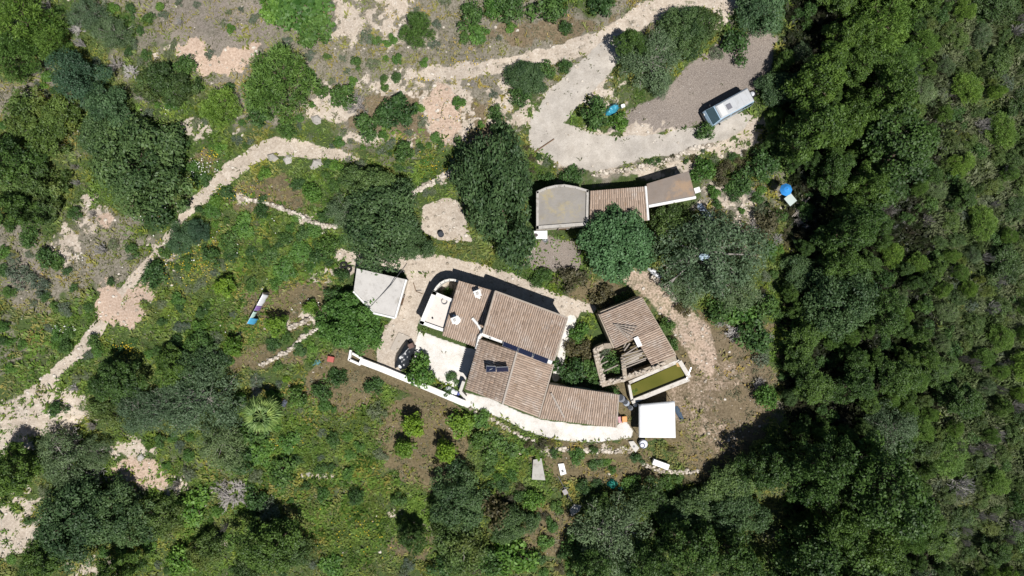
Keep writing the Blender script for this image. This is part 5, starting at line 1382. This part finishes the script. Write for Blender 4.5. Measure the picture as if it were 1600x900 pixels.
MB().lathe([(.02, -.04), (.21, -.04), (.21, .05), (.02, .06)], (-2.62, -.05, 1.05), 14, rot=Matrix.Rotation(.35, 3, 'Y')).build('rim', ALU, sw, off=(0, 0, 0))
MB().tube([(-2.2, -.05, .9), (-2.62, -.05, 1.0)], .04, 6).build('wheel_bracket', BLACK, van, off=(0, 0, 0))

# ---------------------------------------------------------------- covers, tarps and cloths
def drape(name, label, cat, px, py, L, W, Hh, ang, mat, seed, lumps=3, crease=.05):
    g = G(px, py, Hh * .5); g.z = float(zt(g.x, g.y))
    rg = np.random.default_rng(seed)
    nu, nv = 26, 16; vs = []; fs = []
    bumps = [(rg.uniform(.15, .85), rg.uniform(.3, .7), rg.uniform(.12, .25), rg.uniform(.5, 1)) for _ in range(lumps)]
    for i in range(nu + 1):
        for j in range(nv + 1):
            u, v = i / nu, j / nv
            e = min(1, min(u, 1 - u) * 5) ** .6 * min(1, min(v, 1 - v) * 4) ** .6
            h = .55 * e + .45 * e * max([a * math.exp(-((u - bu) ** 2 + (v - bv) ** 2 * .6) / (s * s)) for bu, bv, s, a in bumps])
            h += crease * math.sin(u * 17 + 5 * v + seed) * math.sin(v * 11 - 3 * u) * e
            k = 1 + .10 * math.sin(u * 9 + seed) ; k2 = 1 + .08 * math.sin(v * 11 + seed)
            w = 1 - .35 * (2 * u - 1) ** 4
            vs.append(Vector(((u - .5) * L * k2, (v - .5) * W * k * w, h * Hh)))
    for i in range(nu):
        for j in range(nv):
            a = i * (nv + 1) + j; fs.append((a, a + nv + 1, a + nv + 2, a + 1))
    R = Matrix.Rotation(ang, 3, 'Z')
    o = MB().add([R @ v for v in vs], fs).build(name, mat, None, off=(0, 0, 0), smooth=True)
    o.location = g
    sd = o.modifiers.new('thick', 'SOLIDIFY'); sd.thickness = .015
    return tag(o, label, cat)
drape('covered_heap', 'long heap under a shiny black plastic cover beside the white garden wall', 'cover', 632, 556, 2.9, 1.6, 1.0, math.radians(66), M('black_plastic', (0.018, 0.021, 0.026), .35, .3, 3.0, .6), 4, 4, .10)
o = MB().box(G(643, 540, .55), (.5, .45, .9), .4).build('box', M('brown_box', (.16, .10, .08)), None, off=(0, 0, 0)); tag(o, 'small brown box at the upper end of the black plastic cover', 'box')
o = MB().lathe([(.1, 0), (.22, .1), (.25, .3), (.15, .42), (.05, .45)], G(626.5, 571, .02), 12).build('sack', WHITE, None, off=(0, 0, 0)); tag(o, 'small white sack at the lower end of the black plastic cover', 'sack')
drape('tarp', 'crumpled turquoise tarp over a small heap beside the parking lot bushes', 'tarp', 956.5, 170.5, 1.55, .8, .75, math.radians(38), M('turquoise_tarp', (0.05, 0.30, 0.42), .35, .35, 3.0, .5), 9, 3, .12)
o = MB().box(G(973, 166, .2), (.35, .3, .4), .3).build('bucket', WHITE, None, off=(0, 0, 0)); tag(o, 'small white container just right of the turquoise tarp', 'container')
drape('tarp', 'crumpled green tarp lying in the shade of trees below the white canopy', 'tarp', 957, 757, .9, 1.0, .5, .9, M('green_tarp', (0.02, 0.22, 0.16), .5, .3, 3.0, .4), 12, 3, .12)
drape('tarp', 'dark teal scrap of tarp just below the larger green tarp', 'tarp', 972, 763, .8, .5, .25, .2, M('teal_tarp', (0.015, 0.13, 0.11), .5, .3, 3.0, .4), 13, 2, .10)
drape('plastic_sheet', 'crumpled blue-grey plastic sheet below the right end of the outbuilding', 'plastic sheet', 1103, 333, 2.5, .8, .3, math.radians(-52), M('bluegrey_sheet', (0.30, 0.36, 0.46), .4, .5, 4.0, .5), 15, 4, .16)
drape('plastic_sheet', 'crumpled white plastic sheet at the path edge beside grey-green trees', 'plastic sheet', 1023, 426, 1.7, .55, .35, math.radians(-40), M('white_sheet', (0.66, 0.67, 0.68), .4, .3, 4.0, .5), 16, 4, .16)
drape('netting', 'dark blue netting heaped beside the right edge of the white canopy', 'netting', 1061, 646, 1.6, .5, .10, math.radians(-65), M('blue_net', (0.06, 0.09, 0.13), .7, .5, 6.0, .2), 17, 4, .12)
drape('plastic_sheet', 'small pale blue plastic sheet caught among grey-green branches', 'plastic sheet', 1080, 404, .9, .6, .2, .3, M('paleblue_sheet', (0.35, 0.45, 0.52), .5, .4, 5.0, .4), 18, 3, .16).location.z += 4.55
drape('bag', 'dark grey bag beside the fan palm', 'bag', 443, 630, .8, .6, .45, 1.0, M('grey_bag', (0.10, 0.11, 0.14), .5, .3), 19, 2, .08)

# washing line
la, lb = G(411, 458, 1.75), G(385.5, 506, 1.75)
wl = thing('washing_line', 'washing line strung between two thin posts above the grass', 'washing line', G(410, 480))
for q in (la, lb):
    MB().tube([Vector((q.x, q.y, float(zt(q.x, q.y)) - .3)), q + Vector((0, 0, .06))], .04, 6).build('post', WOOD, wl)
MB().tube([la, la.lerp(lb, .5) - Vector((0, 0, .05)), lb], .01, 4).build('line', WHITE, wl)
def cloth(label, t0, t1, drop, col, bulge):
    nu, nv = 8, 8; vs = []; fs = []
    d = (lb - la).normalized(); nn_ = Vector((-d.y, d.x, 0))
    if nn_.x < 0: nn_ = -nn_
    for i in range(nu + 1):
        for j in range(nv + 1):
            u, v = i / nu, j / nv
            p_ = la.lerp(lb, t0 + (t1 - t0) * u) - Vector((0, 0, drop * v * (1 + .05 * math.sin(5 * u)) + .02))
            vs.append(p_ + nn_ * (bulge * math.sin(v * 2.2) + .03 * math.sin(u * 12) * v + .012))
    for i in range(nu):
        for j in range(nv):
            a = i * (nv + 1) + j; fs.append((a, a + 1, a + nv + 2, a + nv + 1))
    o = MB().add(vs, fs).build('towel', M('cloth_' + label.split()[0], col, .9, .08), None, off=(0, 0, 0), smooth=True)
    sd = o.modifiers.new('thick', 'SOLIDIFY'); sd.thickness = .008
    tag(o, label, 'towel', 'washing on the line')
cloth('white sheet hanging at the upper end of the washing line', .03, .40, 1.25, (.80, .80, .82), .16)
cloth('purple towel hanging on the washing line next to the white sheet', .41, .56, 1.2, (.28, .16, .42), .14)
cloth('mint green towel hanging between the purple and the blue washing', .60, .80, .75, (.50, .68, .58), .10)
cloth('blue towel hanging at the lower end of the washing line', .80, .99, 1.5, (.08, .36, .58), .30)

# ---------------------------------------------------------------- furniture and clutter
t = thing('parasol', 'bright blue garden parasol standing open at the edge of the wood', 'parasol', G(1229, 297))
pc = G(1228, 296.5, 2.0); bx = t.location
mb = MB(); ns = 8; vs = [pc + Vector((0, 0, .42))]
for r_, dz in ((.30, .28), (.60, 0.0)):
    for k in range(ns * 2):
        a = math.pi * k / ns; q = 1 if k % 2 == 0 else .93
        vs.append(pc + Vector((math.cos(a) * r_ * q, math.sin(a) * r_ * q, dz + (.02 if k % 2 else 0))))
m2 = ns * 2
fs = [(0, 1 + k, 1 + (k + 1) % m2) for k in range(m2)] + [(1 + k, 1 + m2 + k, 1 + m2 + (k + 1) % m2, 1 + (k + 1) % m2) for k in range(m2)]
o = mb.add(vs, fs).build('canopy', M('blue_canvas', (0.035, 0.26, 0.66), .8, .12), t)
sd = o.modifiers.new('thick', 'SOLIDIFY'); sd.thickness = .012
MB().tube([Vector((pc.x, pc.y, bx.z - .3)), pc + Vector((0, 0, .5))], .025, 6).build('pole', ALU, t)
def table(name, label, px, py, w, d, h, rz, mat, tilt=0):
    g = G(px, py, h); g.z = float(zt(g.x, g.y))
    t = thing(name, label, 'table', g, rz)
    bevel(MB().box((0, 0, h), (w, d, .05)).build('tabletop', mat, t, off=(0, 0, 0)), .01)
    for sx in (-1, 1):
        for sy in (-1, 1):
            MB().tube([(sx * (w / 2 - .07), sy * (d / 2 - .07), -.15), (sx * (w / 2 - .07), sy * (d / 2 - .07), h - .025)], .025, 6).build('leg', ALU, t, off=(0, 0, 0))
    return t
table('table', 'square pale grey-green garden table beside the blue parasol', 1235, 312, .95, .85, .72, math.radians(-50), M('pale_green_top', (0.46, 0.52, 0.48), .5, .12))
tb = table('table', 'white outdoor washing table with a dark basin below the outbuilding', 843, 367, 1.5, .78, .8, .02, WHITE)
MB().lathe([(.10, 0), (.22, .02), (.24, .06), (.20, .05), (.10, .02)], (-.38, -.02, .826), 14, sy=.7).build('basin', M('basin_dark', (0.10, 0.08, 0.08)), tb, off=(0, 0, 0))
o = MB().lathe([(.08, 0), (.22, .06), (.27, .15), (.23, .14), (.1, .05)], G(852, 375, .02), 14).build('bowl', STEEL, None, off=(0, 0, 0)); tag(o, 'round grey metal bowl on the ground beside the white washing table', 'bowl')
for px, py, lb_ in ((834, 388, 'larger pale stone in the grass below the white washing table'), (829, 394, 'second pale stone, lower left of the white washing table')):
    o = MB().rock(G(px, py, .1), .22, tone=.9).build('pale_stone', SM, None, off=(0, 0, 0)); tag(o, lb_, 'stone')
def flatslab(name, label, cat, pts, th, mat, dz=.1):
    q = [G(a, b, dz) for a, b in pts]
    zz = max(v.z for v in q)
    for v in q: v.z = v.z * .3 + zz * .7
    o = MB().hexa([v - Vector((0, 0, th + .25)) for v in q[::-1]], q[::-1]).build(name, mat, None, off=(0, 0, 0)); bevel(o, .015)
    return tag(o, label, cat)
flatslab('concrete_slab', 'tapering grey concrete slab lying in green bushes below the farmhouse', 'slab', [(833, 718), (846, 716), (852, 750), (831, 749)], .1, CONC, .35)
flatslab('concrete_slab', 'pale grey slab lying by the shaded trees below the dark machine', 'slab', [(890, 797), (897, 788), (909, 790), (905, 799), (893, 807)], .1, CONC, .3)
flatslab('concrete_pad', 'thin grey pad on the sandy yard beside the black plastic cover', 'slab', [(609, 546), (623, 519), (640, 526), (630, 551)], .05, M('yard_pad', (0.42, 0.37, 0.31), .95, .15, 1.5), .05)
wb = flatslab('white_board', 'small white board with a dark hole lying on brown ground', 'board', [(872, 725), (881, 724), (885, 740), (876, 743)], .06, WHITE, .25)
MB().box(G(879, 736, .30), (.22, .26, .06), .3).build('hole', BLACK, wb, off=(0, 0, 0))
hl = flatslab('manhole_lid', 'pale angular concrete lid with a round black hole below the canopy', 'lid', [(982, 690), (990, 689), (999, 700), (993, 707), (986, 698)], .06, PALE, .2)
MB().lathe([(.11, 0), (.11, .03)], G(990.5, 697.5, .2), 12).build('hole', BLACK, hl, off=(0, 0, 0))
dr = thing('drum', 'grey-white round drum machine just under the lower left corner of the canopy', 'machine', G(1004, 692))
MB().lathe([(.40, 0), (.42, .1), (.42, .5), (.36, .58)], G(1004, 692, .05), 16).build('casing', M('bluewhite_casing', (.50, .53, .58), .4), dr)
MB().ring(G(1003.5, 696, .62), .22, .05, 14, 6).build('ring', M('navy_ring', (.05, .06, .12)), dr)
MB().lathe([(.10, 0), (.12, .1)], G(1003, 696.5, .55), 10).build('lid', WHITE, dr)
bx_ = G(1032, 725, .4)
o = MB().box(bx_, (1.62, .55, .5), math.radians(-20)).build('bench', WHITE, None, off=(0, 0, 0)); bevel(o, .02); tag(o, 'long white box lying beside the terrace edge below the canopy', 'box')
b2 = MB().tube([G(1028, 717, .1), G(1055, 738, .12)], .07, 6)
b2.tube([G(1012, 716, .1), G(1034, 735, .1)], .06, 6)
tag(MB().tube([G(1018, 722, .1), G(1056, 738, .12)], .07, 6).build('pole', WOOD), 'grey wooden pole on the ground along the long white box', 'pole')
# long-handled garden machine
bc = thing('garden_machine', 'dark long-handled garden machine lying on the bare ground', 'garden machine', G(881, 764))
MB().tube([G(872, 744, .35), G(881, 761, .45), G(893, 783, .2)], .04, 6).build('shaft', BLACK, bc)
MB().tube([G(874, 767, .5), G(881, 761, .55), G(888, 763, .5)], .04, 6).build('handlebar', BLACK, bc)
MB().box(G(883, 768, .3), (.45, .5, .35), .5).build('engine', M('engine_grey', (.30, .27, .26), .5, .3), bc)
for q in ((879, 773), (887, 777)):
    MB().ring(G(q[0], q[1], .22), .15, .06, 14, 6, Matrix.Rotation(math.pi / 2, 3, 'Y')).build('wheel', RUBBER, bc)
# orange chair
t = thing('chair', 'orange garden chair beside the low end wing of the farmhouse', 'chair', G(975.5, 655))
g = G(975.5, 655, .4)
OR = plastic('orange_plastic', (.62, .26, .05))
bevel(MB().box(g, (.52, .55, .06), .1).build('seat', OR, t), .02)
bevel(MB().box(g + Vector((-.26, 0, .3)), (.07, .55, .55), .1).build('backrest', OR, t), .02)
for sx in (-1, 1):
    for sy in (-1, 1):
        e = g + Vector((sx * .22, sy * .22, 0)); MB().tube([e - Vector((0, 0, .03)), e - Vector((0, 0, .55))], .025, 6).build('leg', OR, t)
o = MB().box(G(968, 655, .3), (.35, .6, .6), .1).build('crate', plastic('pink_crate', (.45, .22, .24)), None, off=(0, 0, 0)); tag(o, 'pinkish crate between the tiled low wing and the orange chair', 'crate')
for i, (px, py, r, h, c, lb_) in enumerate(((969, 621, .36, .85, (.10, .11, .14), 'dark barrel at the corner of the low tiled wing'), (977, 628, .30, .8, (.25, .28, .33), 'blue-grey barrel between the low tiled wing and the cistern'),
                                            (984, 636, .24, .6, (.05, .06, .08), 'black barrel just left of the canopy corner'))):
    t = thing('barrel', lb_, 'barrel', G(px, py), 0, 'barrels by the cistern')
    MB().lathe([(r * .9, 0), (r, .06), (r, h * .5), (r * 1.04, h * .52), (r, h * .54), (r, h - .05), (r * .92, h)], G(px, py, 0), 16).build('drum', plastic('barrel_%d' % i, c), t)
    MB().lathe([(r * .86, 0), (r * .86, .03)], G(px, py, h), 16).build('lid', plastic('barrel_lid', (.045, .05, .06), .8), t)
o = MB().lathe([(.1, 0), (.2, .08), (.2, .3), (.1, .4)], G(992, 632, .3), 12).build('jug', WHITE, None, off=(0, 0, 0)); tag(o, 'small white jug on the cistern corner beside the canopy', 'jug')
# tyres, bin, pots, bags, toys
for px, py, lb_ in ((537, 414, 'upper left black tyre lying near the shed corner'), (544.5, 420, 'lower right black tyre lying near the shed corner')):
    o = MB().ring(G(px, py, .12), .27, .11, 20, 8).build('tyre', RUBBER, None, off=(0, 0, 0), smooth=True); tag(o, lb_, 'tyre', 'tyres by the shed')
t = thing('bin', 'small black bin standing on the sandy yard between two big trees', 'bin', G(690, 367))
MB().lathe([(.20, 0), (.27, .55), (.30, .6), (.24, .6), (.2, .5)], G(690, 367, 0), 16).build('body', M('dark_bin', (.05, .055, .065)), t)
MB().lathe([(.22, 0), (.22, .02)], G(690, 367, .45), 14).build('contents', M('bin_grey', (.16, .17, .19)), t)
for i, (px, py, s, c, lb_) in enumerate(((701, 607, .32, (.80, .80, .80), 'round white bag at the left of the clutter by the wall'), (707, 611, .34, (.78, .78, .80), 'white sack in the middle of the clutter along the wall'),
                                         (712, 613, .26, (.74, .74, .80), 'pale lilac bag next to the navy one by the wall'), (716.5, 614.5, .24, (.08, .10, .30), 'navy blue bag at the right of the clutter by the wall'), (697.5, 599.5, .14, (.80, .80, .78), 'small white pot on the courtyard edge'))):
    mb = MB(); g = G(px, py, .3 if i else .25); rg = random.Random(i)
    mb.lathe([(s * .7, 0), (s, s * .5), (s * .85, s), (s * .4, s * 1.3), (s * .15, s * 1.4)], G(px, py, .02), 9, sx=rg.uniform(.85, 1.1), sy=rg.uniform(.7, 1.0))
    o = mb.build('bag' if i < 4 else 'pot', plastic('bag_%d' % i, c), None, off=(0, 0, 0), smooth=i < 4); tag(o, lb_, 'bag' if i < 4 else 'pot')
for px, py, r, c, lb_ in ((664, 562, .26, (.42, .20, .09), 'terracotta flowerpot just above the leafy bush on the courtyard'), (668, 565, .2, (.50, .52, .55), 'grey flowerpot just above the leafy bush on the courtyard'), (660, 560, .2, (.08, .08, .08), 'black flowerpot just above the leafy bush on the courtyard'), (688, 604, .22, (.20, .16, .12), 'brown flowerpot against the white wall by the bags')):
    t = thing('flowerpot', lb_, 'flowerpot', G(px, py), 0, 'flowerpots on the courtyard')
    MB().lathe([(r * .7, 0), (r, r * 1.3), (r * 1.1, r * 1.3), (r * 1.1, r * 1.5), (r * .9, r * 1.5), (r * .85, r * 1.2)], G(px, py, 0), 14).build('pot', plastic('pot_%d' % int(r * 100 + c[0] * 999), c, .8), t)
    me, tr, R0, H0 = PROTO['bright'][0]
    o = link('plant', me, t); o.scale = (r * .9, r * .9, .45); o.location = (0, 0, r * 1.2)
o = MB().box(G(517, 561, .2), (.62, .55, .4), -.2).build('crate', plastic('red_crate', (.42, .10, .08)), None, off=(0, 0, 0)); bevel(o, .03); tag(o, 'faded red crate on the grass left of the white garden wall', 'crate')
drape('plastic_sheet', 'scrap of teal plastic in the grass left of the red crate', 'plastic sheet', 494, 567, .9, .6, .15, .3, M('teal_scrap', (.08, .20, .20), .6, .5, 6.0), 23, 3, .12)
tag(MB().tube([G(1241, 338, .3), G(1265, 308, .5)], .06, 6).build('pole', WOOD), 'upper of two grey poles lying at the wood edge right of the table', 'pole')
tag(MB().tube([G(1236, 340, .25), G(1262, 313, .4)], .05, 6).build('pole', WOOD), 'lower of two grey poles lying at the wood edge right of the table', 'pole')
tag(MB().tube([G(646, 442, .1), G(650, 455, .2), G(660, 459, .9)], .04, 5).build('branch', WOODB), 'thin brown branch lying against the shadowed white terrace wall', 'branch')
tag(MB().tube([G(662 + 170, 240, .06), G(866, 217, .08)], .05, 5).build('pole', WOODB), 'dark pole lying across the pale turning area', 'pole')

BM = stone_mat('boulder_stone', (0.24, 0.22, 0.19), (0.46, 0.43, 0.39))
# ---------------------------------------------------------------- dry-stone edges and boulders
WS = stone_mat('walling_stone', (0.26, 0.22, 0.17), (0.66, 0.59, 0.50))
def drywall(label, pts, w, h, n, seed, base=.0):
    rg = random.Random(seed)
    t = thing('stone_wall', label, 'stone wall', G(*pts[len(pts) // 2]), 0, 'dry stone walls')
    L = [math.hypot(b[0] - a[0], b[1] - a[1]) for a, b in zip(pts, pts[1:])]
    mb = MB()
    for i in range(n):
        s = rg.random() * sum(L); k = 0
        while s > L[k]: s -= L[k]; k += 1
        u = s / L[k]; a, b = pts[k], pts[k + 1]
        mb.rock(G(a[0] + (b[0] - a[0]) * u + rg.uniform(-w, w), a[1] + (b[1] - a[1]) * u + rg.uniform(-w, w), base + h * rg.random()), rg.uniform(.10, .26), rg)
    mb.build('stones', WS, t, kind='stuff')
drywall('curving dry stone wall across the green field', [(376, 309), (410, 316), (440, 326), (470, 338), (500, 352), (524, 354)], 2.2, .3, 260, 1)
drywall('short pale stone wall between the two biggest dark trees', [(641, 302), (665, 290), (690, 277), (717, 264)], 3.5, .3, 160, 2)
drywall('long stone edge below the white terrace of the farmhouse', [(735, 640), (790, 668), (850, 700), (910, 704), (985, 704)], 3.0, .25, 330, 3, -.15)
drywall('stone bank along the garden path left of the spreading tree', [(405, 572), (430, 560), (455, 545), (475, 525), (500, 511)], 3.0, .2, 120, 4)
drywall('pale row of stones above the spreading tree bank', [(452, 512), (470, 505), (490, 496)], 2.5, .25, 60, 5)
drywall('stone edge along the earth path right of the ruin', [(1020, 432), (1045, 455), (1062, 475), (1075, 490)], 3.0, .3, 120, 6)
drywall('crumbling stone edge of the parking terrace above the outbuilding', [(925, 272), (985, 264), (1040, 252), (1085, 232), (1120, 224)], 3.5, .35, 220, 7, -.1)
drywall('low stone edge at the foot of the white long box', [(1000, 722), (1030, 735), (1060, 738), (1090, 735)], 3.0, .2, 90, 8)
for px, py, r, lb_ in ((426, 246, .75, 'grey boulder under the bend of the footpath, leftmost of three'), (450, 250, .7, 'grey boulder under the bend of the footpath, middle of three'), (494, 256, .8, 'grey boulder under the footpath, rightmost of three'),
                       (495, 187, .75, 'flat pale grey boulder beside the bare grey dead tree'), (482, 740, .45, 'white boulder in the green below the fan palm'), (850, 803, .35, 'pale stone left of the lower grey slab'), (1197, 259, .5, 'dark-edged pale boulder at the wood edge above the parasol'), (1178, 357, .55, 'pale boulder in the stony clearing left of the wood'),
                       (1260, 352, .55, 'pinkish boulder in the shade right of the lying poles'), (1252, 347, .4, 'smaller pinkish boulder left of its twin by the poles'), (1193, 463, .4, 'brown boulder at the wood edge above the dead branches'), (1105, 472, .2, 'small pale stone on the grass right of the earth path'), (320, 692, .3, 'small grey boulder below the bare branches thicket'), (220, 715, .55, 'grey outcrop at the foot of the pink patch'), (80, 650, .4, 'grey boulder on the pale sandy slope')):
    mb = MB(); rg = random.Random(int(px * 7 + py)); r *= .78
    g = G(px, py, r * .2); mb.rock(g, r, rg, .4, rg.uniform(.35, .8))
    for _ in range(2): mb.rock(g + Vector((rg.uniform(-.6, .6) * r, rg.uniform(-.6, .6) * r, -.1)), r * .6, rg, .5, .6)
    o = mb.build('boulder', BM, None, off=(0, 0, 0)); tag(o, lb_, 'boulder', 'boulders')
